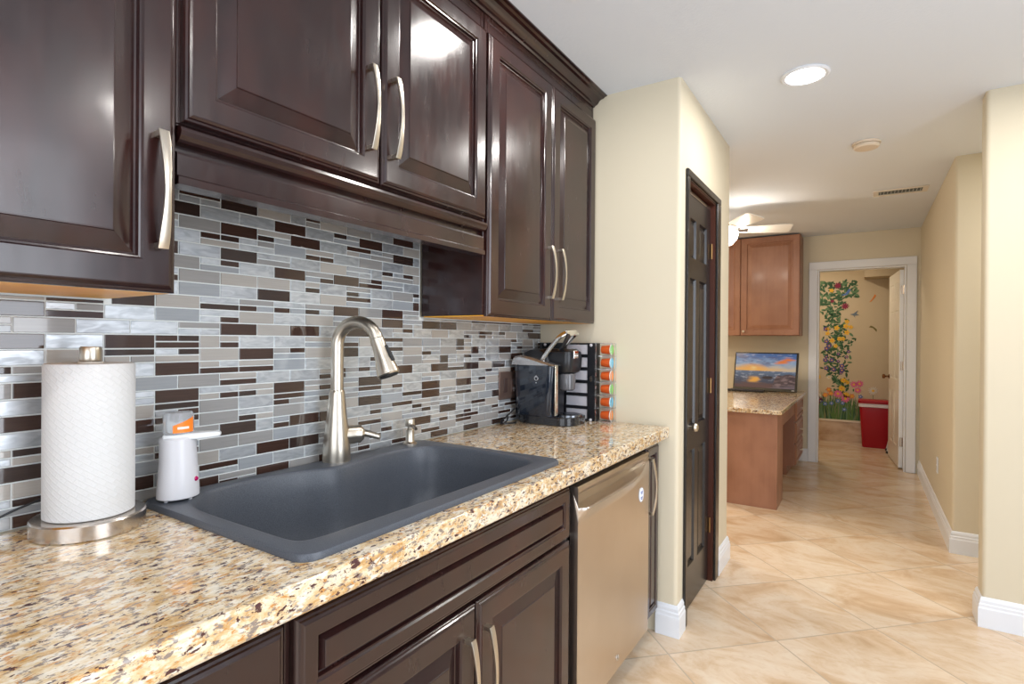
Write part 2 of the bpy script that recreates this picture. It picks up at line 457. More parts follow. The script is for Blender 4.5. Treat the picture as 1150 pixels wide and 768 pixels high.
MB().lathe([(.012, 0), (.012, .006), (.007, .012), (.007, .03), (.017, .036), (.021, .046), (.018, .056), (.006, .061)], (0, .055, .878), 20, 'x').build('knob', M_NICKEL, d1, smooth=True, local=True)
for hz in (.25, 1.0, 1.72):
    MB().lathe([(.006, 0), (.006, .08)], (.006, cy1-cy0-.030, hz), 10).build('hinge', M_HINGE, d1, smooth=True, local=True)
MB().box(-.03, .0, 0, cy1-cy0-.036, 1.978, 1.995).build('top_track', M_BSTEEL, d1, local=True)
# bathroom door (white), open into the bathroom
d2 = bpy.data.objects.new('door_2', None); COL.objects.link(d2); d2['kind'] = 'structure'
d2.location = (DX1-.048, 6.84, .012); d2.rotation_euler = (0, 0, math.radians(5))
M_WD = mat('white_door_paint', (.74, .70, .62), .3)
mb = MB(); six_panel(mb, .74, 2.03, .035)
for v in mb.bm.verts: v.co.x += .035
mb.build('door_leaf', M_WD, d2, local=True)
MB().box(.001, .034, -.002, .0005, .002, 2.028).build('hinge_edge', mat('door_edge_lit', (.88, .90, .92), .4), d2, local=True)  # edge strip in brighter white than the leaf, light painted into its colour
mb = MB().lathe([(.026, 0), (.026, -.005), (.010, -.012), (.010, -.035), (.024, -.044), (.027, -.056), (.018, -.068)], (0, .68, .90), 20, 'x')
mb.build('knob', mat('bronze_knob', (.25, .12, .06), .25, 1), d2, smooth=True, local=True)
for hz in (.22, 1.0, 1.78):
    MB().lathe([(.009, 0), (.009, .09)], (.037, -.004, hz), 10).box(.008, .030, -.004, -.002, hz, hz+.09).build('hinge', M_BSTEEL, d2, smooth=True, local=True)

# windows behind the camera, in the right and back walls
def window(name, horiz, a0, a1, z0, z1, pos, nb):
    o = bpy.data.objects.new(name, None); COL.objects.link(o); o['kind'] = 'structure'
    o.location = (pos, (a0+a1)/2, z0) if horiz == 'y' else ((a0+a1)/2, pos, z0)
    mb = MB()
    def B(p, q, r, s_, t=.04):
        if horiz == 'y': mb.box(pos, pos+t, p, q, r, s_)
        else: mb.box(p, q, pos-t, pos, r, s_)
    B(a0, a1, z0, z0+.05); B(a0, a1, z1-.05, z1); B(a0, a0+.05, z0+.05, z1-.05); B(a1-.05, a1, z0+.05, z1-.05)
    for k in range(1, nb):
        c = a0+(a1-a0)*k/nb; B(c-.025, c+.025, z0+.05, z1-.05)
    mb.build('window_frame', M_WHITE, o)
window('window_1', 'y', -.5, 1.9, .7, 2.2, XR+.03, 3)
window('window_2', 'x', .55, 2.85, 0, 2.15, Y0-.03, 3)

# ------------------------------------------------------------------ backsplash mosaic
def backsplash():
    mb = MB()
    U, H = .05, .016
    placed = []
    ya, yb = -.7, 2.375
    def tile(y0, y1, z0, z1):
        lim0, lim1 = max(y0, ya), min(y1, yb)
        top = 1.640 if (y0 > .49 and y1 < 1.505) else 1.366
        z1 = min(z1, top); z0 = max(z0, .916)
        if lim1-lim0 < .006 or z1-z0 < .004: return
        thick = z1-z0 > .02
        for _try in range(6):
          r = random.random()
          if thick: k = 0 if r < .26 else 1 if r < .37 else 2 if r < .50 else 3 if r < .66 else 4 if r < .85 else 5 if r < .97 else 6
          else: k = 0 if r < .14 else 1 if r < .24 else 2 if r < .36 else 3 if r < .46 else 4 if r < .76 else 5 if r < .92 else 6
          cls = {0: 0, 1: 0, 2: 1, 3: 1, 4: 2, 5: 2, 6: 3}[k]
          near = [c_ for (a_, b_, c0, d0, c_) in placed if a_ < lim1+.004 and b_ > lim0-.004 and c0 < z1+.004 and d0 > z0-.004]
          if near.count(cls) == 0 or (near.count(cls) == 1 and _try > 2): break
        placed.append((lim0, lim1, z0, z1, cls))
        mb.mi = k+1
        g = .0016; t = .0006 if k < 2 else 0
        mb.loops([[(-.004, lim0+g, z0+g), (-.004, lim1-g, z0+g), (-.004, lim1-g, z1-g), (-.004, lim0+g, z1-g)],
                  [(-t-.0006, lim0+g, z0+g), (-t-.0006, lim1-g, z0+g), (-t-.0006, lim1-g, z1-g), (-t-.0006, lim0+g, z1-g)],
                  [(-t, lim0+g+.0008, z0+g+.0008), (-t, lim1-g-.0008, z0+g+.0008), (-t, lim1-g-.0008, z1-g-.0008), (-t, lim0+g+.0008, z1-g-.0008)]], cap0=False)
    row = 0; z = .909; off = 0
    while z < 1.66:
        off = row % 2 if random.random() < .85 else 1-row % 2
        y = -.85 + .002 + off*U
        # keep sink-region limits: tiles cut at the cabinet sides above 1.37
        while y < yb:
            w_ = 2*U
            cells = []
            r = random.random()
            if r < .64: cells = [(0, 2, 0, 2)]
            elif r < .76: cells = [(0, 2, 1, 2), (0, 1, 0, 1), (1, 2, 0, 1)]
            elif r < .88: cells = [(0, 1, 1, 2), (1, 2, 1, 2), (0, 2, 0, 1)]
            elif r < .95: cells = [(0, 2, 0, 1), (0, 2, 1, 2)]
            else: cells = [(0, 1, 0, 2), (1, 2, 0, 1), (1, 2, 1, 2)]
            for a, b, c, d in cells:
                yy0, yy1 = y+a*U, y+b*U
                if z > 1.355:
                    yy0 = max(yy0, .515) if yy1 > .53 else yy0; yy1 = min(yy1, 1.485) if yy0 < 1.47 else yy1
                tile(yy0, yy1, z+c*H, z+d*H)
            y += w_
        z += 2*H; row += 1
    mb.mi = 0
    mb.box(-.0095, -.003, ya, yb, .915, 1.369).box(-.0095, -.003, .51, 1.49, 1.369, 1.645)
    o = mb.build('backsplash', [M_GROUT]+M_T)
    return tag(o, 'mosaic tile backsplash of silver, taupe and brown strips behind the sink', 'backsplash')
backsplash()

# ------------------------------------------------------------------ countertop
def countertop():
    mb = MB(); bm = mb.bm
    xs = [.001, .046, .585, .652]; ys = [-.9, .578, 1.452, 2.378]; zt, zb = .914, .862
    def V(i, j, z): return (xs[i], ys[j], z)
    vt = {(i, j): bm.verts.new(V(i, j, zt)) for i in range(4) for j in range(4)}
    vb = {(i, j): bm.verts.new(V(i, j, zb)) for i in range(4) for j in range(4)}
    for i in range(3):
        for j in range(3):
            if i == 1 and j == 1: continue
            mb.face([vt[i, j], vt[i+1, j], vt[i+1, j+1], vt[i, j+1]]); mb.face([vb[i, j], vb[i, j+1], vb[i+1, j+1], vb[i+1, j]])
    def wall(a, b): mb.face([vt[a], vt[b], vb[b], vb[a]])
    for k in range(3):
        wall((k, 0), (k+1, 0)); wall((k, 3), (k+1, 3)); wall((0, k), (0, k+1)); wall((3, k), (3, k+1))
    wall((1, 1), (2, 1)); wall((1, 2), (2, 2)); wall((1, 1), (1, 2)); wall((2, 1), (2, 2))
    o = mb.build('countertop', M_GRAN, bevel=.007, seg=3)
    return tag(o, 'cream and gold speckled granite countertop running along the tiled wall', 'countertop')
countertop()

# ------------------------------------------------------------------ cabinet pulls
def pull(y, z0, z1, X, parent, bow=.017, w_=.014):
    n = 20; pts = []
    for k in range(n+1):
        t = k/n; z = z0+(z1-z0)*t
        pts.append((X+.018+bow*math.sin(PI*t)**.8, y, z))
    mb = MB(); mb.ribbon(pts, [w_*(1+.25*math.cos(2*PI*k/n)) for k in range(n+1)], .005, (0, 1, 0))
    for zz, sg in ((z0, 1), (z1, -1)):
        mb.box(X-.0005, X+.020, y-w_*.5, y+w_*.5, min(zz, zz+sg*.010), max(zz, zz+sg*.010))
    return mb.build('handle', M_NICKEL, parent, smooth=True, angle=.7)

# ------------------------------------------------------------------ upper cabinets
UX = .30    # door face
def upper(y0, y1, z0, doors, label, ztop=2.415, underside=True):
    t = thing('upper_cabinet', ((UX-.02)/2, (y0+y1)/2, z0), label, 'cabinet', None)
    fx = UX-.021
    mb = MB()
    mb.box(.001, fx, y0, y0+.018, z0, ztop-.02).box(.001, fx, y1-.018, y1, z0, ztop-.02)          # sides
    mb.box(.001, .012, y0+.018, y1-.018, z0+.02, ztop-.02).box(.012, fx, y0+.018, y1-.018, ztop-.04, ztop-.02)
    mb.box(fx-.02, fx, y0+.018, y1-.018, z0, z0+.045).box(fx-.02, fx, y0+.018, y1-.018, ztop-.10, ztop-.04)
    mb.box(fx-.02, fx, y0+.018, y0+.045, z0+.045, ztop-.1).box(fx-.02, fx, y1-.045, y1-.018, z0+.045, ztop-.1)
    mb.box(fx-.02, fx, (y0+y1)/2-.03, (y0+y1)/2+.03, z0+.045, ztop-.1)
    mb.build('cabinet_box', M_ESP, t, bevel=.0015, seg=1)
    o = MB().box(.012, fx-.003, y0+.003, y1-.003, z0-.004, z0-.0003).build('bottom_panel', M_MAPLE if underside else M_ESP, t)
    if underside: o['label'] = 'light orange maple underside'
    for a, b, zb_, zt_, hy, hz0, hz1 in doors:
        d = raised(a, b, zb_, zt_, UX).build('door', M_ESP, t)
        if hy is not None: pull(hy, hz0, hz1, UX, d)
    return t
u1 = upper(-.40, .507, 1.372, [(-.397, .052, 1.368, 2.33, .022, 1.445, 1.655), (.057, .506, 1.368, 2.33, .474, 1.445, 1.655)],
           'dark espresso wall cabinet above the paper towels, nearest the camera')
u2 = upper(.511, 1.489, 1.690, [(.520, 1.010, 1.694, 2.33, .968, 1.770, 1.985), (1.016, 1.487, 1.694, 2.33, 1.052, 1.770, 1.985)],
           'short dark espresso double door wall cabinet above the sink', underside=False)
u3 = upper(1.493, 2.376, 1.372, [(1.500, 1.942, 1.368, 2.33, 1.915, 1.455, 1.665), (1.948, 2.368, 1.368, 2.33, 2.0, 1.455, 1.665)],
           'tall dark espresso double door wall cabinet above the coffee maker')
# light rail / valance under the sink cabinet
mb = MB()
prof = [(.245, 1.684), (.290, 1.684), (.299, 1.679), (.302, 1.672), (.299, 1.664), (.293, 1.657), (.288, 1.653), (.268, 1.651), (.268, 1.638), (.284, 1.636),
        (.286, 1.630), (.286, 1.592), (.292, 1.588), (.292, 1.574), (.245, 1.574)]
mb.prism(prof, .512, 1.488, 'y')
mb.build('valance', M_ESP, u2)
# crown moulding
mb = MB()
prof = [(.262, 2.395), (.284, 2.395), (.287, 2.402), (.296, 2.404), (.303, 2.410), (.309, 2.420), (.318, 2.425), (.330, 2.427), (.336, 2.433), (.347, 2.434), (.347, 2.4395), (.262, 2.4395)]
mb.prism(prof, -.40, 2.378, 'y')
tag(mb.build('crown_molding', M_ESP, smooth=True, angle=.3), 'dark wood crown moulding joining the wall cabinets to the ceiling', 'molding')

# ------------------------------------------------------------------ base cabinets
BX = .622
def base_cab(y0, y1, fronts, label, ztop=.861):
    t = thing('base_cabinet', (.3, (y0+y1)/2, 0), label, 'cabinet')
    fx = BX-.021
    mb = MB()
    mb.box(.02, fx, y0, y0+.018, .10, ztop-.001).box(.02, fx, y1-.018, y1, .10, ztop-.001).box(.02, fx, y0+.018, y1-.018, .10, .118)
    mb.box(fx-.02, fx, y0+.018, y1-.018, .118, .135).box(fx-.02, fx, y0+.018, y1-.018, ztop-.03, ztop-.001)
    if y1-y0 > .6: mb.box(fx-.02, fx, y0+.018, y1-.018, .66, .70)
    mb.build('cabinet_box', M_ESP, t, bevel=.001, seg=1)
    MB().box(.52, .54, y0, y1, .0, .10).build('toe_kick', M_DARK, t)
    for f in fronts:
        kind, a, b, zb_, zt_, hy, h0, h1 = f
        if kind == 'drawer': o = raised(a, b, zb_, zt_, BX, fr=.036, raise_w=.006).build('drawer_front', M_ESP, t)
        elif kind == 'narrow': o = raised(a, b, zb_, zt_, BX, fr=.034, raise_w=.010).build('door', M_ESP, t)
        else: o = raised(a, b, zb_, zt_, BX).build('door', M_ESP, t)
        if hy is not None: pull(hy, h0, h1, BX, o)
    return t
base_cab(-.40, .522, [('door', -.39, .058, .12, .840, None, 0, 0), ('door', .064, .517, .12, .840, None, 0, 0)], 'dark espresso base cabinet at the near end, left of the sink cabinet')
base_cab(.526, 1.497, [('drawer', .536, 1.490, .686, .840, None, 0, 0), ('door', .536, 1.012, .12, .676, .972, .39, .615), ('door', 1.018, 1.490, .12, .676, 1.043, .39, .615)],
         'dark espresso double door sink cabinet with a long false drawer front')
base_cab(2.176, 2.374, [('narrow', 2.184, 2.340, .12, .845, 2.198, .57, .80)], 'narrow dark pull-out base cabinet between dishwasher and wall')

# ------------------------------------------------------------------ dishwasher
def dishwasher():
    y0, y1 = 1.512, 2.165
    t = thing('dishwasher', (.3, (y0+y1)/2, 0), 'stainless steel dishwasher with scooped pocket handle under the granite counter', 'dishwasher')
    MB().box(.05, .590, y0-.002, y1+.002, .1, .858).build('tub', M_DARK, t)
    MB().box(.52, .56, y0, y1, .0, .1).build('toe_panel', M_BLACK, t)
    # door skin: profile in (z) with a scooped pocket, the handle lip curving in plan
    mb = MB(); ny, rows = 40, []
    zt = .836
    for j in range(ny+1):
        s = j/ny; y = y0+(y1-y0)*s
        e = min(1, s/.03) * (1 if s < .62 else max(0, math.cos((s-.62)/.34*PI/2)) if s < .96 else 0)
        # lip: straight, then bends up into the face at the far side
        lipz = .772 + (0 if s < .55 else .036*((s-.55)/.45)**1.6)
        ztop_p = .816
        P = [(BX+.012-.028, .105), (BX+.012, .110), (BX+.012, .5), (BX+.012, lipz-.055), (BX+.013, lipz-.045), (BX+.012+.022*e, lipz-.012), (BX+.012+.026*e, lipz-.004), (BX+.012+.022*e, lipz),
             (BX+.012+.010*e, lipz-.001), (BX+.012-.030*e, lipz-.004), (BX+.012-.040*e, lipz+.004), (BX+.012-.030*e, lipz+.024*(1-s*.4)), (BX+.012-.008*e, ztop_p-.004+.004*s), (BX+.012, ztop_p+.006), (BX+.012, zt-.004), (BX+.009, zt), (BX-.016, zt)]
        rows.append([(x, y, z) for x, z in P])
    V = [[mb.bm.verts.new(p) for p in r] for r in rows]
    for a, b in zip(V[:-1], V[1:]):
        for i in range(len(a)-1): mb.face([a[i], b[i], b[i+1], a[i+1]])
        mb.face([a[-1], b[-1], b[0], a[0]])
    mb.face(V[0]); mb.face(list(reversed(V[-1])))
    mb.build('door', M_STEEL, t, smooth=True, angle=.9)
    # round sticker and emblem
    st = MB().lathe([(.024, 0), (.024, .0015), (.022, .002)], (BX+.0125, 2.075, .682), 28, 'x', 1, 1.15).build('sticker', mat('sticker_white', (.75, .82, .95), .3), t)
    mbs = MB(); mbt = MB()
    for zz, ww in ((.694, .022), (.688, .016), (.672, .020), (.666, .013)):
        mbt.box(BX+.0145, BX+.0150, 2.075-ww/2, 2.075+ww/2, zz-.0018, zz+.0018)
    mbt.build('sticker_text', mat('sticker_ink', (.05, .10, .35), .4), st)
    em = MB(); a = []
    for k in range(40):
        th = k/39*4*PI; r = .004+.008*k/39
        a.append((BX+.0135, 1.838+r*math.cos(th)*1.1, .157+r*math.sin(th)))
    em.tube(a, .0012, 6)
    em.build('emblem', M_CHROME, t, smooth=True)
    return t
dishwasher()
MB_ = MB().box(.02, BX-.022, 1.500, 1.508, .1, .86)
tag(MB_.build('filler_panel', M_DARK), 'thin dark filler strip between sink cabinet and dishwasher', 'panel')

# ------------------------------------------------------------------ sink
def sink():
    t = thing('sink', (.33, 1.02, .914), 'dark grey composite drop-in sink with one wide curved basin', 'sink')
    cx, cy = .33, 1.02
    inner = [(.532, .615), (.50, .602), (.38, .600), (.24, .600), (.165, .609), (.108, .640), (.070, .698), (.062, .80), (.082, .915), (.122, 1.022), (.110, 1.14), (.096, 1.25), (.108, 1.35), (.165, 1.408), (.322, 1.430), (.488, 1.412), (.540, 1.385), (.552, 1.303), (.549, .973), (.543, .70), (.540, .645)]
    ip = smoothpts([(x, y, 0) for x, y in inner], 10, True)
    N = 240
    import math as m_
    def ray_poly(poly, ang):
        dx, dy = m_.cos(ang)*.27, m_.sin(ang)*.44
        best = None
        for i in range(len(poly)):
            ax, ay = poly[i][0]-cx, poly[i][1]-cy; bx, by = poly[(i+1) % len(poly)][0]-cx, poly[(i+1) % len(poly)][1]-cy
            ex, ey = bx-ax, by-ay; den = dx*ey-dy*ex
            if abs(den) < 1e-12: continue
            tt = (ax*ey-ay*ex)/den; u = (ax*dy-ay*dx)/den
            if tt > 0 and -1e-9 <= u <= 1+1e-9 and (best is None or tt > best): best = tt
        return (cx+dx*best, cy+dy*best)
    outp = []
    # outer rim, right side gently bowed
    base = rrect(.022, .603, .560, 1.468, .035, 8)
    for x, y in base:
        if y > 1.2: y = y+.022*math.sin(PI*min(1, max(0, (x-.022)/.58)))
        outp.append((x, y))
    angs = [2*PI*k/N for k in range(N)]
    # add samples exactly at the outer corners
    O = [ray_poly(outp, a) for a in angs]; I = [ray_poly([(p.x, p.y) for p in ip], a) for a in angs]
    def lerp(a, b, s): return (a[0]+(b[0]-a[0])*s, a[1]+(b[1]-a[1])*s)
    def shrink(pt, d):   # toward the centre
        v = Vector((pt[0]-cx, pt[1]-cy)); L = v.length; return (cx+v.x*(L-d)/L, cy+v.y*(L-d)/L)
    zt = .9275
    L = []
    L.append([(*shrink(o, .012), .9145) for o in O])
    L.append([(*o, .9145) for o in O]); L.append([(*shrink(o, .0005), .921) for o in O]); L.append([(*shrink(o, .004), zt-.001) for o in O]); L.append([(*shrink(o, .009), zt) for o in O])
    L.append([(*shrink(i, -.012), zt) for i in I]); L.append([(*shrink(i, -.005), zt-.0005) for i in I]); L.append([(*shrink(i, -.001), zt-.003) for i in I])
    L.append([(*shrink(i, .003), zt-.010) for i in I])
    L.append([(*shrink(i, .010), zt-.06) for i in I]); L.append([(*shrink(i, .020), zt-.13) for i in I])
    L.append([(*shrink(i, .030), .745) for i in I]); L.append([(*shrink(i, .045), .724) for i in I]); L.append([(*shrink(i, .07), .715) for i in I])
    L.append([(*lerp((cx, cy), i, .3), .711) for i in I])
    mb = MB(); mb.loops(L, cap0=False, cap1=True)
    mb.build('basin', M_SINK, t, smooth=True, angle=.8)
    MB().lathe([(.045, 0), (.045, .003), (.036, .004), (.034, .001), (.012, .001)], (.30, 1.02, .7115), 32).build('drain', M_BSTEEL, t, smooth=True)
    return t
sink()

# ------------------------------------------------------------------ faucet
def faucet():
    bx, by, z0 = .062, 1.066, .9276
    t = thing('faucet', (bx, by, z0), 'brushed nickel gooseneck pull-down kitchen faucet behind the sink', 'faucet')
    MB().lathe([(.040, 0), (.0405, .008), (.0385, .04), (.035, .085), (.030, .125), (.0255, .165), (.0225, .20), (.0215, .205), (.0200, .208)], (bx, by, z0), 40).build('body', M_NICKEL, t, smooth=True)
    # direction of the spout
    dr = Vector((.965, .26, 0)).normalized()
    R = .068; zc = z0+.340
    pts = [Vector((bx, by, z0+.206)), Vector((bx, by, z0+.28))]
    for k in range(25):
        a = PI - k/24*(PI*.90); pts.append(Vector((bx, by, zc))+dr*(R+R*math.cos(a))+Vector((0, 0, R*math.sin(a))))
    MB().tube(pts, .0185, 24).build('gooseneck', M_NICKEL, t, smooth=True)
    e = pts[-1]; d = (pts[-1]-pts[-2]).normalized()
    q = [e+d*s for s in (0, .002, .004, .03, .065, .095, .108, .112)]
    hd = MB().tube(q, [.0185, .0200, .0200, .0205, .0245, .0310, .0325, .030], 28).build('spray_head', M_NICKEL, t, smooth=True)
    side = Vector((0, 0, 1)).cross(dr)
    out = d.cross(side); out = out if out.dot(dr) > 0 else -out
    MB().tube([e+d*.028+out*.0195, e+d*.045+out*.0225, e+d*.065+out*.0255, e+d*.078+out*.0285], [.005, .0065, .0065, .005], 12).build('spray_button', M_RUB, hd, smooth=True)
    q = [e+d*s for s in (.112, .116)]
    MB().tube(q, [.028, .026], 28).build('nozzle', M_RUB, hd, smooth=True)
    # lever on the right side
    ld = Vector((.30, .95, 0)).normalized(); p0 = Vector((bx, by, z0+.072))
    lv = MB().tube([p0+ld*s for s in (.010, .045, .062, .066, .070, .078, .083)], [.029, .028, .0265, .0275, .0275, .022, .014], 28).build('valve', M_NICKEL, t, smooth=True)
    MB().tube([p0+ld*.074+Vector((.0, 0, .004)), p0+ld*.092+Vector((.018, 0, -.002)), p0+ld*.108+Vector((.040, 0, -.010))], [.0115, .0100, .0085], 16).build('lever', M_NICKEL, lv, smooth=True)
    return t
faucet()
def pump():
    b = (.062, 1.375, .9276)
    t = thing('soap_pump', b, 'small brushed nickel soap pump beside the faucet', 'soap pump')
    MB().lathe([(.024, 0), (.024, .005), (.016, .010), (.0145, .014), (.0145, .05), (.013, .052), (.008, .053)], b, 24).build('base', M_NICKEL, t, smooth=True)
    MB().lathe([(.009, .052), (.009, .060), (.0155, .062), (.0165, .068), (.0165, .082), (.015, .086)], b, 24).build('plunger', M_NICKEL, t, smooth=True)
    MB().tube([(b[0], b[1], b[2]+.066), (b[0]+.03, b[1]-.012, b[2]+.064), (b[0]+.045, b[1]-.018, b[2]+.058)], [.006, .0055, .005], 12).build('spout', M_NICKD, t, smooth=True)
pump()

# ------------------------------------------------------------------ automatic soap dispenser
def dispenser():
    b = (.088, .612, .9276)
    t = thing('soap_dispenser', b, 'white automatic soap dispenser with orange refill at the sink corner', 'soap dispenser')
    def sect(z, rx, ry, ox=0, oy=0, n=36): return [(b[0]+ox+rx*math.cos(2*PI*k/n), b[1]+oy+ry*math.sin(2*PI*k/n), b[2]+z) for k in range(n)]
    mb = MB()
    mb.loops([sect(.005, .034, .040), sect(.007, .037, .0425), (sect(.02, .038, .0425)), sect(.05, .0365, .0405), sect(.09, .0345, .0375), sect(.125, .034, .0365, oy=-.001), sect(.136, .034, .0375), sect(.139, .031, .034)])
    body = mb.build('body', M_WPLAST, t, smooth=True)
    for a in (.5, 1.9, 3.3, 5.0): MB().lathe([(.004, 0), (.004, .008)], (b[0]+.026*math.cos(a), b[1]+.030*math.sin(a), b[2]), 8).build('foot', M_WPLAST, t)
    # spout bar
    dr = Vector((.55, .83, 0)).normalized(); p = Vector(b)+Vector((0, 0, .136))
    s = Vector((-dr.y, dr.x, 0))
    lp = []
    for q, wd, h0, h1 in ((-.028, .026, 0, .010), (.0, .030, -.001, .011), (.04, .020, -.003, .011), (.075, .013, -.001, .011), (.084, .008, .001, .009)):
        c = p+dr*q; lp.append([c-s*wd+Vector((0, 0, h0)), c+s*wd+Vector((0, 0, h0)), c+s*wd*.8+Vector((0, 0, h1)), c-s*wd*.8+Vector((0, 0, h1))])
    MB().loops(lp).build('spout', mat('grey_white_plastic', (.66, .68, .70), .3), t, bevel=.003)
    M_CL = mat('clear_refill', (.85, .88, .92), .15, trans=.75, ior=1.3)
    rf = MB().loops([sect(.147, .024, .029), sect(.150, .026, .031), sect(.184, .026, .031), sect(.193, .023, .028)]).build('refill_bottle', M_CL, t, smooth=True)
    n = 12; lo, hi = [], []
    for k in range(n+1):
        a = -.75+k/n*1.5
        x, y = b[0]+.0265*math.cos(a), b[1]+.0315*math.sin(a)
        lo.append((x, y, b[2]+.150)); hi.append((x, y, b[2]+.166+.018*k/n))
    mb = MB(); A = [mb.bm.verts.new(p_) for p_ in lo]; B = [mb.bm.verts.new(p_) for p_ in hi]
    for k in range(n): mb.face([A[k], A[k+1], B[k+1], B[k]])
    lb = mb.build('orange_label', mat('orange_paper', (.9, .22, .02), .4), rf, smooth=True)
    n = 8; mb = MB(); A = []; B = []
    for k in range(n+1):
        a = -.45+k/n*.75; x, y = b[0]+.0268*math.cos(a), b[1]+.0318*math.sin(a)
        A.append(mb.bm.verts.new((x, y, b[2]+.158))); B.append(mb.bm.verts.new((x, y, b[2]+.163)))
    for k in range(n): mb.face([A[k], A[k+1], B[k+1], B[k]])
    mb.build('label_writing', mat('label_white', (.9, .85, .8), .5), lb, smooth=True)
    MB().lathe([(.0055, 0), (.005, .002), (.002, .003)], (b[0]+.0305, b[1]+.022, b[2]+.045), 14, 'x').build('sensor', mat('magenta_light', (.35, .0, .08), .2), t, smooth=True)
dispenser()

# ------------------------------------------------------------------ paper towels and holder
def towels():
    c = (.106, .441, .9145)
    t = thing('paper_towel_holder', c, 'round brushed steel paper towel holder on the granite', 'paper towel holder')
    MB().lathe([(.0895, 0), (.0915, .002), (.0915, .028), (.089, .031), (.02, .0315)], c, 64).build('base', M_BSTEEL, t, smooth=True)
    MB().lathe([(.006, .031), (.006, .330)], c, 16).build('rod', M_BSTEEL, t, smooth=True)
    MB().lathe([(.008, .324), (.0175, .325), (.0180, .327), (.0180, .350), (.0165, .353)], c, 32).build('finial', M_NICKEL, t, smooth=True)
    m = mat('embossed_paper', (.60, .60, .60), .9, spec=.1)
    nt, n, l, b = NT(m)
    v = coords(m, (1, 1, 1))
    sx = n.new('ShaderNodeSeparateXYZ'); l.new(v, sx.inputs[0])
    at = n.new('ShaderNodeMath'); at.operation = 'ARCTAN2'; l.new(sx.outputs[1], at.inputs[0]); l.new(sx.outputs[0], at.inputs[1])
    cb = n.new('ShaderNodeCombineXYZ'); ml = n.new('ShaderNodeMath'); ml.operation = 'MULTIPLY'; ml.inputs[1].default_value = .0715
    l.new(at.outputs[0], ml.inputs[0]); l.new(ml.outputs[0], cb.inputs[0]); l.new(sx.outputs[2], cb.inputs[1])
    mp = n.new('ShaderNodeMapping'); mp.inputs['Rotation'].default_value = (0, 0, math.radians(38)); l.new(cb.outputs[0], mp.inputs[0])
    br = n.new('ShaderNodeTexBrick'); br.inputs['Scale'].default_value = 1; br.inputs['Brick Width'].default_value = .021; br.inputs['Row Height'].default_value = .0095
    br.inputs['Mortar Size'].default_value = .0018; br.inputs['Mortar Smooth'].default_value = 1; l.new(mp.outputs[0], br.inputs['Vector'])
    nz = noise(m, v, 260, 2)
    ad = n.new('ShaderNodeMath'); ad.operation = 'ADD'; l.new(br.outputs['Fac'], ad.inputs[0]); l.new(nz, ad.inputs[1])
    bump(m, ad.outputs[0], .38, .0016)
    r = thing('paper_towel_roll', (c[0], c[1], c[2]+.031), 'white embossed paper towel roll standing on the steel holder', 'paper towels')
    zc = .0
    mb = MB()
    mb.lathe([(.021, .032), (.070, .032), (.0722, .034), (.0722, .318), (.0705, .321), (.055, .3215), (.021, .3205), (.021, .032)], c, 96, cap=False)
    mb.build('roll', m, r, smooth=True)
    MB().lathe([(.0205, .033), (.0205, .324), (.0185, .324), (.0185, .033), (.0205, .033)], c, 32, cap=False).build('core', mat('cardboard', (.6, .55, .48), .8), r, smooth=True)
towels()
# cord at the left
tag(MB().tube(smoothpts([(.006, -.05, .95), (.010, .15, .925), (.014, .28, .932), (.012, .36, .957), (.012, .43, .975), (.008, .50, .985), (.006, .52, .95), (.012, .53, .918)], 8), .0022, 8).build('power_cord', M_BLACK, smooth=True),
    'thin dark cord along the tiles behind the paper towels', 'cord')

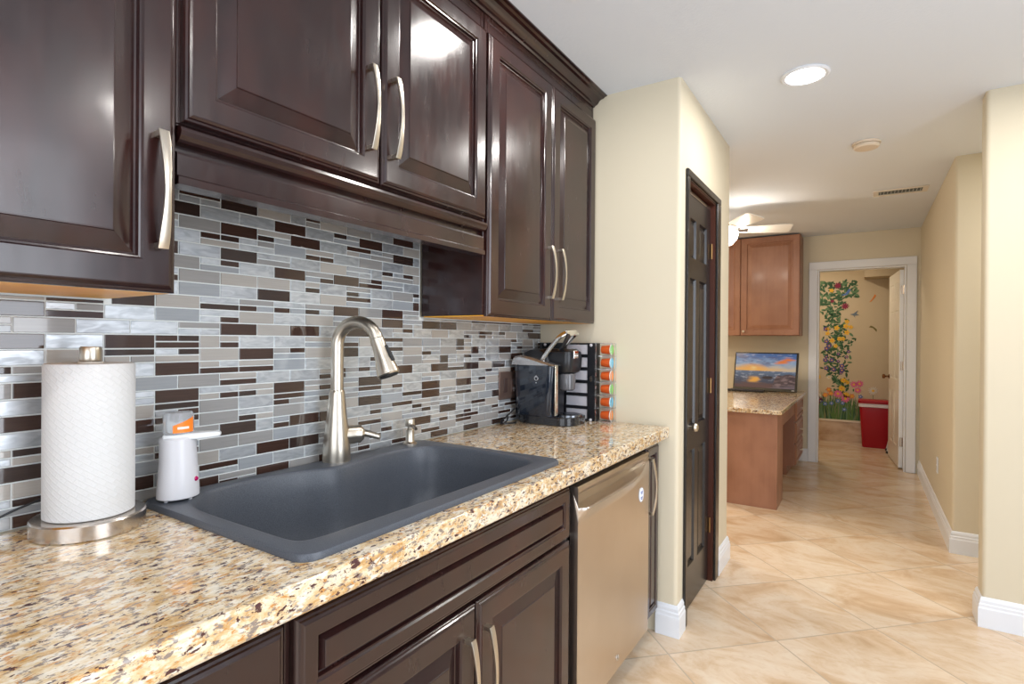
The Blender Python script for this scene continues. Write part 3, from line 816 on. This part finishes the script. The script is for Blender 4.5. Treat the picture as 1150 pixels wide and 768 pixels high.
# ------------------------------------------------------------------ coffee maker
def coffee():
    bx, by = .165, 2.185
    t = thing('coffee_maker', (bx, by, .9145), 'black single-cup coffee maker with silver handle in the counter corner', 'coffee maker')
    z = .9145
    x0, x1 = .022, .318; y0, y1 = 2.085, 2.285
    # base: rounded, longer at the front for the drip tray
    mb = MB()
    bl = lambda i, h: [(x, y, z+h) for x, y in rrect(x0+i, x1-i, y0+i, y1-i, .075, 10)]
    mb.loops([bl(.003, 0), bl(0, .003), bl(0, .034), bl(.003, .038)])
    mb.build('base', M_BLACKG, t, smooth=True)
    MB().lathe([(.058, 0), (.058, .006), (.05, .008), (.046, .006), (.01, .006)], (.258, by, z+.038), 36).build('drip_tray', mat('dark_chrome', (.22, .23, .25), .2, 1), t, smooth=True)
    # rear tower
    mb = MB()
    tw = lambda a, b, h, c0=y0+.045: [(x, y, z+h) for x, y in rrect(a, b, c0, y1, .03, 6)]
    mb.loops([tw(x0+.004, .190, .038), tw(x0+.004, .192, .12), tw(x0, .198, .225), tw(x0, .20, .27), tw(x0+.02, .18, .318), tw(x0+.05, .15, .330)])
    mb.build('tower', M_BLACK, t, smooth=True)
    # head over the tray
    mb = MB()
    hd = lambda a, b, h, e=0: [(x, y, z+h) for x, y in rrect(a, b, y0+.050+e, y1-.002-e, .035, 8)]
    mb.loops([hd(.15, .262, .222, .02), hd(.15, .278, .232, .008), hd(.14, .284, .258), hd(.12, .286, .292), hd(.11, .283, .322, .004), hd(.12, .262, .335, .016)])
    head = mb.build('brew_head', M_BLACK, t, smooth=True)
    MB().lathe([(.030, .150), (.036, .156), (.038, .180), (.038, .218), (.034, .225)], (.247, by, z), 28).build('brew_nozzle', mat('smoked_plastic', (.10, .10, .11), .15, coat=.4), head, smooth=True)
    MB().box(.285, .293, by-.022, by+.022, z+.292, z+.330).build('latch', M_CHROME, head, bevel=.005)
    # water tank on the near side, curved outward
    mb = MB()
    def tk(h, xa, xb, dy): return [(x, y, z+h) for x, y in rrect(xa, xb, y0-dy, y0+.05, .035, 8)]
    mb.loops([tk(.038, x0+.010, .222, -.002), tk(.10, x0+.004, .226, .004), tk(.20, x0-.0, .234, .008), tk(.262, x0-.002, .240, .008)])
    M_TANK = mat('smoked_tank', (.012, .018, .030), .10, coat=.6, coat_r=.03, spec=.5)
    tank = mb.build('water_tank', M_TANK, t, smooth=True)
    lp = []
    for i, (xa, zb_, zt_) in enumerate([(x0-.002, .262, .280), (.03, .262, .300), (.06, .262, .306), (.12, .262, .296), (.18, .262, .280), (.225, .262, .268), (.241, .262, .266)]):
        lp.append([(xa, y0-.009, z+zb_), (xa, y0+.048, z+zb_), (xa, y0+.048, z+zt_), (xa, y0+.002, z+zt_), (xa, y0-.009, z+zt_-.008)])
    MB().loops(lp).build('tank_lid', mat('silver_plastic', (.50, .50, .50), .25, .8), t, bevel=.004)
    MB().box(.2405, .2445, y0-.004, y0+.02, z+.045, z+.266).build('tank_edge', mat('silver_trim', (.75, .70, .58), .25, .9), tank, bevel=.0015)
    # round emblem on the tank
    mb = MB(); pts = [(.150+.009*math.cos(2*PI*k/24), y0-.0088, z+.205+.009*math.sin(2*PI*k/24)) for k in range(25)]
    mb.tube(pts, .0012, 6); mb.box(.1488, .1512, y0-.010, y0-.0085, z+.208, z+.218)
    mb.box(.148, .152, y0-.010, y0-.0075, z+.184, z+.187)
    mb.build('emblem', mat('emblem_silver', (.7, .7, .72), .3, .6), tank)
    # lifted silver handle, hinged at the sides of the head
    mb = MB()
    for yy in (by-.062, by+.062):
        pts = smoothpts([(.140, yy, z+.262), (.165, yy, z+.300), (.205, yy, z+.350), (.245, yy, z+.392), (.272, yy*.8+by*.2, z+.408)], 6)
        mb.ribbon(pts, .019, .010, (-.8, 0, .6))
    mb.ribbon(smoothpts([(.268, by-.055, z+.405), (.282, by, z+.408), (.268, by+.055, z+.405)], 6), .012, .024, (1, 0, 0))
    mb.build('handle', mat('handle_chrome', (.72, .70, .66), .16, 1), t, smooth=True, angle=.7)
    mb = MB().ribbon(smoothpts([(.277, by-.045, z+.402), (.270, by-.048, z+.38), (.255, by-.05, z+.352), (.24, by-.05, z+.332)], 5), .030, .008, (0, 1, 0))
    mb.build('handle_grip', M_BLACK, t, smooth=True)
    pts = smoothpts([(.034, 2.115, 1.096), (.06, 2.12, 1.085), (.062, 2.10, 1.03), (.04, 2.075, .98), (.025, 2.04, .95), (.018, 2.00, .925), (.03, 1.98, .919), (.045, 2.00, .930), (.03, 2.03, .945), (.018, 2.01, .935), (.028, 1.985, .924), (.045, 2.015, .919), (.055, 2.05, .918), (.05, 2.07, .918)], 8)
    cd_ = MB().tube(pts, .0034, 8).build('power_cord', M_BLACK, t, smooth=True)
    MB().box(.0098, .034, 2.098, 2.132, 1.082, 1.110).build('plug', M_BLACK, cd_, bevel=.004)
coffee()

# ------------------------------------------------------------------ pod rack against the end wall
M_CLEAR = mat('frosted_clear_plastic', (.74, .74, .80), .3, alpha=.55)
def pod_rack():
    x0, x1 = .03, .404; y0, y1 = 2.315, 2.374; z0, z1 = .9147, 1.277
    xc = .322
    t = thing('coffee_pod_rack', ((x0+x1)/2, (y0+y1)/2, z0), 'black coffee pod rack with six clear drawer windows against the beige wall', 'rack')
    rows = 6; h = (z1-z0)/rows
    mb = MB()
    mb.box(x0, xc, y1-.004, y1, z0, z1)
    mb.box(x0, x0+.012, y0, y1-.004, z0, z1).box(xc-.036, xc, y0, y1-.004, z0, z1).box(.160, .175, y0+.001, y1-.004, z0, z1)
    for k in range(rows+1):
        zz = z0+k*h; a, b = max(z0, zz-.006), min(z1, zz+.006)
        mb.box(x0+.012, xc-.036, y0, y1-.004, a, b)
    mb.build('frame', M_BLACK, t)
    for k in range(rows):
        zz = z0+k*h
        MB().box(.177, xc-.038, y0+.003, y0+.006, zz+.008, zz+h-.008).build('drawer_window', M_CLEAR, t)
    # chrome wire column at the right end
    mb = MB()
    for k in range(rows+1):
        zz = min(max(z0+k*h, z0+.0012), z1-.0012)
        mb.tube([(xc, y0+.004, zz), (x1, y0+.004, zz), (x1, y1-.004, zz), (xc, y1-.004, zz)], .0014, 6)
    mb.tube([(x1, y0+.004, z0), (x1, y0+.004, z1)], .0016, 6); mb.tube([(x1, y1-.004, z0), (x1, y1-.004, z1)], .0016, 6)
    mb.tube([(xc+.004, y0+.004, z0), (xc+.004, y0+.004, z1)], .0016, 6)
    mb.build('wire_frame', M_CHROME, t, smooth=True)
    for zz, xx in ((z1-.004, x0+.03), (z1-.004, xc-.018), (z0+.01, xc-.018)):
        MB().lathe([(.007, 0), (.007, -.003), (.004, -.005)], (xx, y0, zz-.004 if zz < 1 else zz-.006), 14, 'y').build('cap', M_WPLAST, t, smooth=True)
    MB().lathe([(.009, 0), (.009, -.002)], (xc-.018, y0, z0+h*3.25), 20, 'y', 1.5, .8).build('maker_plate', M_BSTEEL, t)
    M_OR = mat('orange_foil', (.66, .11, .02), .35)
    lids = [('green', (.25, .70, .12)), ('blue', (.15, .60, .85)), ('orange', (.95, .30, .05)), ('green', (.22, .68, .14)), ('blue', (.12, .58, .85)), ('orange', (.95, .32, .06))]
    M_RIM = mat('pod_rim', (.85, .85, .82), .4)
    cnt = ['topmost pod', 'second pod from the top', 'third pod from the top', 'fourth pod from the top', 'fifth pod from the top', 'bottom pod']
    lm = {}
    for k, (cn, c) in enumerate(lids):
        zz = z1-(k+.5)*h; cx = .366; yc = (y0+y1)/2-.002
        p = thing('coffee_pod', (cx, yc, zz-.024), f'orange coffee pod with {cn} lid, {cnt[k]} in the wire column', 'coffee pod', 'coffee pods in the wire column', rz=math.radians(4))
        MB().lathe([(.0165, -.019), (.0180, -.017), (.0205, .012), (.0215, .024), (.0215, .025)], (0, 0, .024), 28, 'x').build('cup', M_OR, p, smooth=True, local=True)
        MB().lathe([(.0215, .025), (.0250, .0255), (.0252, .028), (.0225, .029)], (0, 0, .024), 28, 'x').build('rim', M_RIM, p, smooth=True, local=True)
        if cn not in lm: lm[cn] = mat('lid_'+cn, c, .35)
        MB().lathe([(.0235, .0282), (.0235, .0292), (.02, .0296)], (0, 0, .024), 28, 'x').build('lid', lm[cn], p, smooth=True, local=True)
    # pods lying behind the clear windows: two to a drawer
    M_PK = mat('pale_pink_foil', (.80, .36, .30), .5)
    first = None
    for k in range(rows):
        for j in range(2):
            zz = z0+(k+.5)*h
            if first is None:
                p = thing('stored_coffee_pod', (.205, (y0+y1)/2+.006, zz-.022), 'reddish coffee pod seen hazily behind a clear drawer window of the rack', 'coffee pod', 'coffee pods behind the drawer windows')
                MB().lathe([(.016, -.018), (.018, -.016), (.0215, .014), (.0235, .016), (.0235, .018)], (.205, (y0+y1)/2+.008, zz), 20, 'x').build('cup', M_PK, p, smooth=True)
                first = p
            else:
                p = copy_tree(first)
            p.location = (.203+j*.050, (y0+y1)/2+.006, zz-.022)
pod_rack()

# ------------------------------------------------------------------ outlet plate with plug and coiled cord
t = thing('outlet_plate', (.001, 2.08, 1.02), 'brown metal double switch and outlet plate on the mosaic tiles', 'outlet')
M_PL = mat('brown_metal_plate', (.22, .15, .125), .32, .6)
MB().box(.0005, .006, 2.0, 2.16, 1.02, 1.145).build('plate', M_PL, t, bevel=.002)
MB().box(.006, .010, 2.032, 2.060, 1.050, 1.115).build('rocker', mat('dark_rocker', (.07, .045, .04), .3), t, bevel=.001)
o = MB().box(.006, .0085, 2.095, 2.135, 1.050, 1.115).build('socket', mat('socket_brown', (.16, .10, .085), .3), t, bevel=.001)
MB().box(.0085, .0092, 2.106, 2.109, 1.060, 1.070).box(.0085, .0092, 2.119, 2.122, 1.060, 1.070).lathe([(.003, 0), (.003, .0008)], (.0085, 2.114, 1.055), 10, 'x').build('slots', mat('slot_white', (.7, .7, .7), .4), o)

# ------------------------------------------------------------------ recessed lights, detector, vent
pos_txt = ['glowing recessed ceiling light above the hallway entrance', 'recessed ceiling light above the sink', 'recessed ceiling light in front of the pillar wall',
           'recessed ceiling light in the middle of the kitchen', 'recessed ceiling light behind the camera near the cabinets', 'recessed ceiling light in the back corner of the kitchen', 'unseen ceiling light added to brighten the middle of the desk room',
           'unseen ceiling light added to brighten the side corridor behind the pillar wall', 'unseen ceiling light added to brighten the bathroom', 'unseen ceiling light added to brighten the desk room behind the closet']
for (x, y, pw_), tx in zip(CANS, pos_txt):
    t = thing('recessed_light', (x, y, CEIL-.012), tx, 'ceiling light')
    MB().lathe([(.094, CEIL-.0005), (.096, CEIL-.004), (.088, CEIL-.010), (.076, CEIL-.008), (.076, CEIL-.0005)], (x, y, 0), 48, cap=False).build('trim_ring', M_WHITE, t, smooth=True)
    MB().lathe([(.076, CEIL-.002), (.076, CEIL-.006), (.060, CEIL-.009), (.03, CEIL-.010)], (x, y, 0), 40).build('diffuser', M_GLOW, t, smooth=True)
    light('lamp', 'AREA', (0, 0, -.006), CAN_POWER*pw_, WARM if y < 3 or x > 2 else (1, .83, .63), .15, parent=t)
t = thing('smoke_detector', (1.368, 3.73, CEIL-.035), 'round cream smoke detector on the ceiling', 'smoke detector')
M_SD = mat('yellowed_plastic', (.72, .62, .50), .4)
MB().lathe([(.070, 0), (.072, -.008), (.070, -.012)], (1.368, 3.73, CEIL-.0005), 40).build('mount', M_SD, t, smooth=True)
MB().lathe([(.058, -.012), (.064, -.016), (.064, -.028), (.058, -.034), (.02, -.036)], (1.368, 3.73, CEIL), 40).build('cover', M_SD, t, smooth=True)
t = thing('ceiling_vent', (1.585, 5.04, CEIL-.01), 'small rectangular louvred air vent on the ceiling', 'vent')
vx, vy = 1.585, 5.04
mb = MB().box(vx-.17, vx+.17, vy-.09, vy-.06, CEIL-.008, CEIL-.0005).box(vx-.17, vx+.17, vy+.06, vy+.09, CEIL-.008, CEIL-.0005).box(vx-.17, vx-.135, vy-.06, vy+.06, CEIL-.008, CEIL-.0005).box(vx+.135, vx+.17, vy-.06, vy+.06, CEIL-.008, CEIL-.0005)
mb.build('frame', mat('vent_cream', (.74, .70, .62), .4), t, bevel=.002)
MB().box(vx-.135, vx+.135, vy-.06, vy+.06, CEIL-.0015, CEIL-.0005).build('duct', mat('vent_dark', (.12, .14, .14), .7), t)
mb = MB()
for k in range(12):
    xx = vx-.125+k*.0225
    mb.box(xx, xx+.003, vy-.06, vy+.06, CEIL-.009, CEIL-.002)
mb.build('louvres', mat('vent_grey', (.55, .57, .56), .5), t)
# wall outlet in the hall
t = thing('wall_outlet', (1.829, 5.10, .33), 'small white outlet plate low on the hallway wall', 'outlet')
MB().box(1.823, 1.8295, 5.065, 5.135, .33, .445).build('plate', M_WHITE, t, bevel=.002)
MB().box(1.8215, 1.823, 5.083, 5.117, .345, .38).box(1.8215, 1.823, 5.083, 5.117, .395, .43).build('socket', mat('outlet_grey', (.6, .6, .58), .4), t)

# ------------------------------------------------------------------ ceiling fan in the desk room
def fan():
    c = (.33, 4.85, 2.10)
    t = thing('ceiling_fan', c, 'white ceiling fan with lit globe hanging beyond the closet wall', 'ceiling fan')
    MB().lathe([(.07, 2.4395), (.07, 2.42), (.03, 2.40), (.014, 2.395), (.014, 2.33), (.06, 2.325), (.11, 2.30), (.115, 2.25), (.09, 2.235), (.05, 2.23)], (c[0], c[1], 0), 36).build('motor', M_WHITE, t, smooth=True)
    MB().lathe([(.045, 2.23), (.14, 2.222), (.145, 2.212), (.132, 2.155), (.095, 2.112), (.03, 2.095)], (c[0], c[1], 0), 40).build('globe', M_GLOBE, t, smooth=True)
    M_BL = mat('white_fan_blade', (.80, .78, .73), .35)
    for k in range(5):
        a = math.radians(21+72*k)
        R = Matrix.Translation((c[0], c[1], 2.238)) @ Matrix.Rotation(a, 4, 'Z') @ Matrix.Rotation(math.radians(-15), 4, 'X')
        mb = MB()
        out = [(.16, -.05), (.30, -.063), (.45, -.073), (.54, -.074), (.555, -.06), (.555, .06), (.54, .074), (.45, .073), (.30, .063), (.16, .05)]
        mb.loops([[R @ Vector((x, y, -.003)) for x, y in out], [R @ Vector((x, y, .003)) for x, y in out]])
        b = mb.build('blade', M_BL, t)
        mb = MB(); mb.loops([[R @ Vector(p) for p in ((.09, -.018, -.008), (.22, -.028, -.008), (.22, .028, -.008), (.09, .018, -.008))], [R @ Vector(p) for p in ((.09, -.018, -.0035), (.22, -.028, -.0035), (.22, .028, -.0035), (.09, .018, -.0035))]])
        mb.build('bracket', M_BSTEEL, b)
    for dx in (.155, -.155): light('bulb', 'POINT', (dx, 0, .065), 10, (1, .88, .74), .03, parent=t)
fan()

# ------------------------------------------------------------------ desk, wall cabinet, screen
def desk():
    t = thing('desk', (.45, 5.5, 0), 'warm brown wooden built-in desk with speckled granite top', 'desk')
    MB().box(.10, .846, 4.56, 6.60, .735, .768).build('desktop', M_GRAN2, t, bevel=.005)
    MB().box(.12, .812, 4.602, 4.645, 0, .734).box(.12, .812, 4.645, 4.95, 0, .734).build('end_panel', M_OAK, t, bevel=.002)
    MB().box(.79, .806, 4.951, 5.899, .60, .734).build('apron', M_OAK, t)
    MB().box(.62, .64, 4.951, 5.899, .02, .734).build('back_panel', M_OAK, t)
    MB().box(.12, .800, 5.90, 6.58, .09, .734).box(.12, .74, 5.90, 6.58, 0, .09).build('pedestal', M_OAK, t)
    for k, (a, b) in enumerate(((.10, .30), (.31, .51), (.52, .725))):
        d = raised(5.91, 6.57, a, b, .822, .021, fr=.035, raise_w=.01).build('drawer', M_OAK, t)
        MB().lathe([(.006, 0), (.006, .012), (.013, .018), (.013, .024), (.006, .028)], (.822, 6.24, (a+b)/2), 16, 'x').build('knob', M_NICKEL, d, smooth=True)
desk()
def wallcab():
    z0, z1 = 1.36, 2.425
    t = thing('wall_cabinet', (.05, 6.55, z0), 'warm brown wooden wall cabinet beside the bathroom doorway', 'cabinet')
    MB().box(-.92, .80, 6.40, 6.705, z0, z1).build('cabinet_box', M_OAK, t, bevel=.002)
    for a, b in ((-.91, -.355), (-.35, .217), (.223, .795)):
        # raised door facing -y
        prof = [(0, .02), (0, .004), (.004, 0), (.06, 0), (.066, .010), (.075, .010), (.105, .001), (.107, 0)]
        mb = MB(); mb.loops([[(a+i, 6.379+d, z0+.004+i), (b-i, 6.379+d, z0+.004+i), (b-i, 6.379+d, z1-.004-i), (a+i, 6.379+d, z1-.004-i)] for i, d in prof])
        d = mb.build('door', M_OAK, t)
        kx = a+.03
        MB().lathe([(.006, 0), (.006, -.012), (.013, -.018), (.013, -.024), (.006, -.028)], (kx, 6.379, z0+.045), 16, 'y').build('knob', M_NICKEL, d, smooth=True)
wallcab()

def screen():
    """monitor showing a sunset over a beach, leaning back"""
    t = thing('monitor', (.475, 6.27, .7700), 'black computer monitor on the desk showing an orange sunset beach', 'monitor')
    t.rotation_euler = (math.radians(-12), 0, math.radians(-7))
    w_, h_ = .635, .405
    b = MB().box(-w_/2, w_/2, 0, .022, .006, h_+.014).build('housing', M_BLACKG, t, local=True, bevel=.003)
    m = mat('screen_picture', (0, 0, 0), .15)
    nt, n, l, bs = NT(m)
    at = n.new('ShaderNodeAttribute'); at.attribute_name = 'picture'
    l.new(at.outputs['Color'], bs.inputs['Emission Color']); bs.inputs['Emission Strength'].default_value = .95
    from mathutils import noise as mn
    def sm(a, b_, x): x = min(1, max(0, (x-a)/(b_-a))); return x*x*(3-2*x)
    def mx(a, b_, t_): return tuple(p+(q-p)*t_ for p, q in zip(a, b_))
    def pic(u, v):
        f = mn.fractal(Vector((u*5, v*13, 0)), 1, 2, 4); g = mn.fractal(Vector((u*9+7, v*24, 3)), 1, 2, 4)
        w_ = v+f*.07
        sky = mx((.62, .50, .36), (.30, .40, .55), sm(.56, .72, w_)); sky = mx(sky, (.07, .15, .36), sm(.70, .95, w_))
        cl = sm(.05, .4, f+.1)*sm(.55, .75, v); sky = mx(sky, (.13, .13, .22), cl*.8*(1-sm(.5, .9, u)))
        sky = mx(sky, (.50, .50, .60), sm(.2, .6, g)*.45)
        d = math.hypot((u-.30)/.26, (v-.56)/.16); sky = mx(sky, (1.0, .40, .04), max(0, 1-d)**.55)
        sky = mx(sky, (1.0, .90, .45), max(0, 1-math.hypot((u-.31)/.08, (v-.555)/.08)))
        sky = mx(sky, (.95, .45, .10), .75*sm(.10, 0, abs(v-.53-f*.03))*sm(1.1, .3, u))
        o_ = sm(.20, .05, math.hypot((u-.83), (v-.80-(u-.83)*.35)*2.4)+f*.10); sky = mx(sky, (.85, .22, .06), o_)
        sea = mx((.05, .06, .10), (.11, .16, .24), sm(.15, .5, v)); sea = mx(sea, (.45, .45, .50), sm(.15, .5, g)*sm(.12, .3, v)*.7)
        sea = mx(sea, (.95, .42, .06), sm(.13, .03, abs(u-.33+f*.06))*sm(.12, .2, v)*sm(.36, .27, v)*.95)
        sea = mx(sea, (.12, .06, .06), sm(.18, .08, v+f*.05))
        c_ = mx(sea, sky, sm(.485, .50, v))
        rk = sm(.02, -.02, v-(.40*sm(.60, .74, u)+.03*math.sin(u*30)+f*.06))*sm(.60, .66, u)
        c_ = mx(c_, mx((.07, .045, .055), (.24, .16, .16), sm(-.2, .5, g)), rk)
        c_ = mx(c_, (.16, .12, .14), sm(.12, .05, v+(.9-u)*.25)*.8)
        rk2 = sm(.09, .05, math.hypot((u-.55)*.7, (v-.30)*1.6)+f*.02); c_ = mx(c_, (.03, .02, .03), rk2)
        return c_
    NX, NZ = 96, 60; x0_, x1_, z0_, z1_ = -w_/2+.014, w_/2-.020, .036, h_
    bm = bmesh.new()
    G = [[bm.verts.new((x0_+(x1_-x0_)*i/NX, -.0010, z0_+(z1_-z0_)*j/NZ)) for i in range(NX+1)] for j in range(NZ+1)]
    for j in range(NZ):
        for i in range(NX): bm.faces.new([G[j][i], G[j][i+1], G[j+1][i+1], G[j+1][i]])
    me = bpy.data.meshes.new('screen'); bm.to_mesh(me); bm.free(); me.materials.append(m)
    ca = me.color_attributes.new('picture', 'FLOAT_COLOR', 'POINT')
    for k, v_ in enumerate(me.vertices):
        ca.data[k].color = (*pic((v_.co.x-x0_)/(x1_-x0_), (v_.co.z-z0_)/(z1_-z0_)), 1)
    so = bpy.data.objects.new('screen', me); COL.objects.link(so); so.parent = b
    st_ = MB().box(-.12, .12, .02, .16, .001, .008).box(-.03, .03, .055, .075, .008, .15).build('stand', M_BLACK, t, local=True); st_.rotation_euler = (math.radians(12), 0, 0)
    MB().box(w_/2-.05, w_/2-.022, -.0016, -.0004, .019, .025).build('maker_mark', mat('mark_grey', (.5, .5, .52), .4), b, local=True)
    k = thing('keyboard', (.28, 6.16, .7685), 'low black keyboard lying in front of the monitor', 'keyboard')
    MB().box(.06, .50, 6.10, 6.22, .7685, .785).build('case', M_BLACKG, k, bevel=.004)
    mb = MB()
    for i in range(15):
        for j in range(4): mb.box(.070+i*.028, .094+i*.028, 6.108+j*.027, 6.131+j*.027, .7855, .789)
    mb.build('keys', mat('key_grey', (.05, .05, .06), .4), k)
screen()

# ------------------------------------------------------------------ bathroom: mural, bin, folded stool
def mural():
    rnd = random.Random(3)
    Y = 8.2985
    WALLX = lambda px: .842+(px-917)*.01035
    WZ = lambda py: .27+(471-py)*.01178
    t = thing('flower_mural', (1.05, Y, .29), 'painted mural of climbing vine and garden flowers on the bathroom wall', 'mural')
    mats_ = [mat('mural_'+n_, c, .7) for n_, c in (('leaf', (.04, .11, .05)), ('leaf_pale', (.13, .24, .12)), ('grass', (.10, .20, .05)), ('stem', (.20, .22, .10)))]
    mb = MB()
    def poly(mb, cx, cz, pts, d=0): mb.face([mb.bm.verts.new((cx+x, Y-.0005-d, cz+z)) for x, z in pts])
    def leaf(mb, cx, cz, L, a, d):
        w_ = L*.42; pts = [(-L/2, 0), (-L*.2, w_*.45), (L*.15, w_*.4), (L/2, 0), (L*.15, -w_*.4), (-L*.2, -w_*.45)]
        ca, sa = math.cos(a), math.sin(a); poly(mb, cx, cz, [(x*ca-z*sa, x*sa+z*ca) for x, z in pts], d)
    def put(px, py, sp=0): return WALLX(px+rnd.uniform(-sp, sp)), WZ(py+rnd.uniform(-sp, sp))
    n_ = 0
    for k in range(170):      # crown of the vine
        px, py = rnd.uniform(915, 960), rnd.uniform(316, 342)
        if px > 946 and py > 334: continue
        mb.mi = 0 if rnd.random() < .65 else 1
        leaf(mb, WALLX(px), WZ(py), rnd.uniform(.045, .085), rnd.uniform(0, 6.3), .00004*(n_ % 40)); n_ += 1
    for k in range(340):      # hanging column
        py = rnd.uniform(340, 440); mid = 938+4*math.sin(py*.12); hw = 14 if 385 < py < 425 else 11
        px = mid+rnd.gauss(0, .55)*hw
        mb.mi = 0 if rnd.random() < .7 else 1
        leaf(mb, WALLX(px), WZ(py), rnd.uniform(.04, .075), rnd.uniform(0, 6.3), .00004*(n_ % 40)); n_ += 1
    for k in range(300):      # grasses
        px = rnd.uniform(913, 968); top = 445+rnd.uniform(-6, 12)+max(0, px-950)*.4
        x0 = WALLX(px); z0_, z1_ = .288, WZ(top); lean = rnd.uniform(-.06, .06)
        mb.mi = (2, 2, 0, 1, 3)[rnd.randrange(5)]
        d = .00004*(n_ % 40); n_ += 1
        mb.face([mb.bm.verts.new(p) for p in ((x0-.010, Y-.0005-d, z0_), (x0+.010, Y-.0005-d, z0_), (x0+lean+.001, Y-.0005-d, z1_), (x0+lean-.001, Y-.0005-d, z1_))])
    mb.build('foliage', mats_, t, local=False)['kind'] = 'stuff'
    def bloom(name, px, py, r, col, petals=6, centre=None, a0=0):
        r *= 1.0
        mb = MB(); cx, cz = WALLX(px), WZ(py); pts = []
        for k in range(petals*6):
            a = 2*PI*k/(petals*6)+a0; rr = r*(.55+.45*abs(math.cos(petals*a/2)))*rnd.uniform(.85, 1.1)
            pts.append((rr*math.cos(a), rr*math.sin(a)))
        mb.mi = 0; poly(mb, cx, cz, pts, .0024)
        mb.mi = 1; poly(mb, cx, cz, [(r*.28*math.cos(k), r*.28*math.sin(k)) for k in [2*PI*i/10 for i in range(10)]], .0028)
        mb.build(name, [col, centre or mats_[3]], t)
    C = lambda n_, c: mat('petal_'+n_, c, .7)
    RED, YEL, PUR, PINK, ORG, WHT, BLU = C('burgundy', (.25, .02, .06)), C('yellow', (.85, .52, .04)), C('violet', (.13, .07, .30)), C('pink', (.75, .16, .32)), C('orange', (.80, .28, .07)), C('white', (.72, .68, .58)), C('blue', (.10, .20, .50))
    for px, py, r in ((939, 321, .045), (947, 344, .045), (933, 338, .025), (919, 436+13, .05)): bloom('rose', px, py, r, RED, 9, RED)
    for px, py, r in ((932, 326, .03), (938, 368, .035), (948, 366, .035), (949, 361, .03), (928, 374, .03), (941, 380, .03), (949, 373, .035), (933, 382, .035), (945, 380, .03), (937, 388, .03), (928, 369, .025), (953, 367, .03)): bloom('buttercup', px, py, r, YEL, 5, ORG)
    for k, (px, py) in enumerate([(926, 369), (927, 383), (930, 388), (927, 391), (926, 404), (933, 404), (927, 413), (935, 414), (944, 410), (944, 415), (940, 397), (949, 400), (943, 418), (940, 405), (927, 400), (951, 394)]): bloom('violet', px, py, .032 if k < 10 else .022, PUR, 5, YEL)
    for px, py, r in ((949, 452-10, .05), (944, 435, .05), (950, 428, .035), (946, 426, .045), (918, 423, .04)): bloom('gold_flower', px, py, r*.85, YEL, 8, ORG)
    for px, py, r in ((957, 430, .045), (963, 429, .045), (961, 436, .042), (940, 441, .055), (948, 446, .058)): bloom('pink_flower', px, py, r, PINK, 10, YEL)
    for px, py in ((932, 441), (926, 443), (930, 437), (955, 443)): bloom('poppy', px, py, .035, ORG, 6, YEL)
    for px, py, r in ((977, 436, .055), (918, 445, .05), (930, 423, .03)): bloom('daisy', px, py, r, WHT, 12, YEL)
    for px, py in ((921, 450), (926, 453), (940, 449), (945, 451), (964, 443), (947, 458), (933, 452)): bloom('blue_flower', px, py, .028, BLU, 5, WHT)
    # blue bird, hummingbird, two butterflies
    def shape(name, px, py, pts, m, s=1): 
        mb = MB(); poly(mb, WALLX(px), WZ(py), [(x*s, z*s) for x, z in pts], .003); mb.build(name, m, t)
    shape('blue_bird', 948, 329, [(-.06, -.03), (-.01, -.01), (.03, .05), (.05, .035), (.035, 0), (.01, -.03), (-.02, -.035)], BLU)
    shape('hummingbird', 957, 353, [(-.05, 0), (-.01, .01), (.04, .05), (.02, .005), (.05, -.01), (.0, -.02), (.01, -.05), (-.015, -.015)], C('slate', (.16, .20, .24)))
    shape('orange_butterfly', 975, 336, [(-.03, -.05), (0, -.01), (.03, .05), (.045, .03), (.02, -.01), (-.01, -.045)], ORG)
    shape('olive_butterfly', 976, 369, [(-.04, .02), (0, .01), (.04, -.04), (.045, -.01), (.01, .025), (-.02, .04)], C('olive', (.22, .18, .06)))
    mb = MB(); mb.mi = 0
    mb.box(WALLX(977)-.003, WALLX(977)+.003, Y-.002, Y-.0005, .5, WZ(438)).build('daisy_stem', mats_[3], t)
mural()

def bin_():
    c = (1.485, 8.115, 0)
    t = thing('trash_can', c, 'red rectangular trash can with white liner in the bathroom', 'trash can')
    RED = mat('red_plastic', (.42, .006, .018), .35)
    def rr(hx, hy, z_, r=.03): return [(c[0]+x, c[1]+y, z_) for x, y in rrect(-hx, hx, -hy, hy, r, 5)]
    MB().loops([rr(.128, .095, .001), rr(.135, .10, .01), rr(.165, .125, .50), rr(.170, .130, .505)]).build('body', RED, t, smooth=True)
    MB().loops([rr(.172, .132, .500), rr(.176, .136, .506), rr(.174, .134, .545)], cap0=False).build('liner', mat('white_liner', (.80, .72, .75), .5), t, smooth=True)
    MB().loops([rr(.178, .138, .545), rr(.180, .140, .55), rr(.180, .140, .575), rr(.172, .13, .582)]).build('lid', RED, t, smooth=True)
bin_()
def stool():
    t = thing('step_stool', (1.72, 7.80, 0), 'folded pale step stool with black feet behind the open bathroom door', 'step stool')
    M_A = mat('pale_metal', (.7, .7, .7), .4, .5)
    for a, b in (((1.60, 7.72, .02), (1.76, 7.80, .75)), ((1.60, 7.92, .02), (1.76, 7.92, .75))):
        l_ = MB().tube([a, b], .011, 10).build('leg', M_A, t, smooth=True)
        MB().tube([(a[0], a[1], .0), (a[0]+.001, a[1], .028)], .017, 10).build('foot', M_RUB, l_, smooth=True)
    MB().tube([(1.76, 7.80, .75), (1.76, 7.92, .75)], .011, 10).build('crossbar', M_A, t, smooth=True)
    mb = MB().box(1.655, 1.69, 7.77, 7.92, .28, .30).box(1.70, 1.735, 7.79, 7.92, .50, .52); mb.build('tread', M_A, t)
stool()
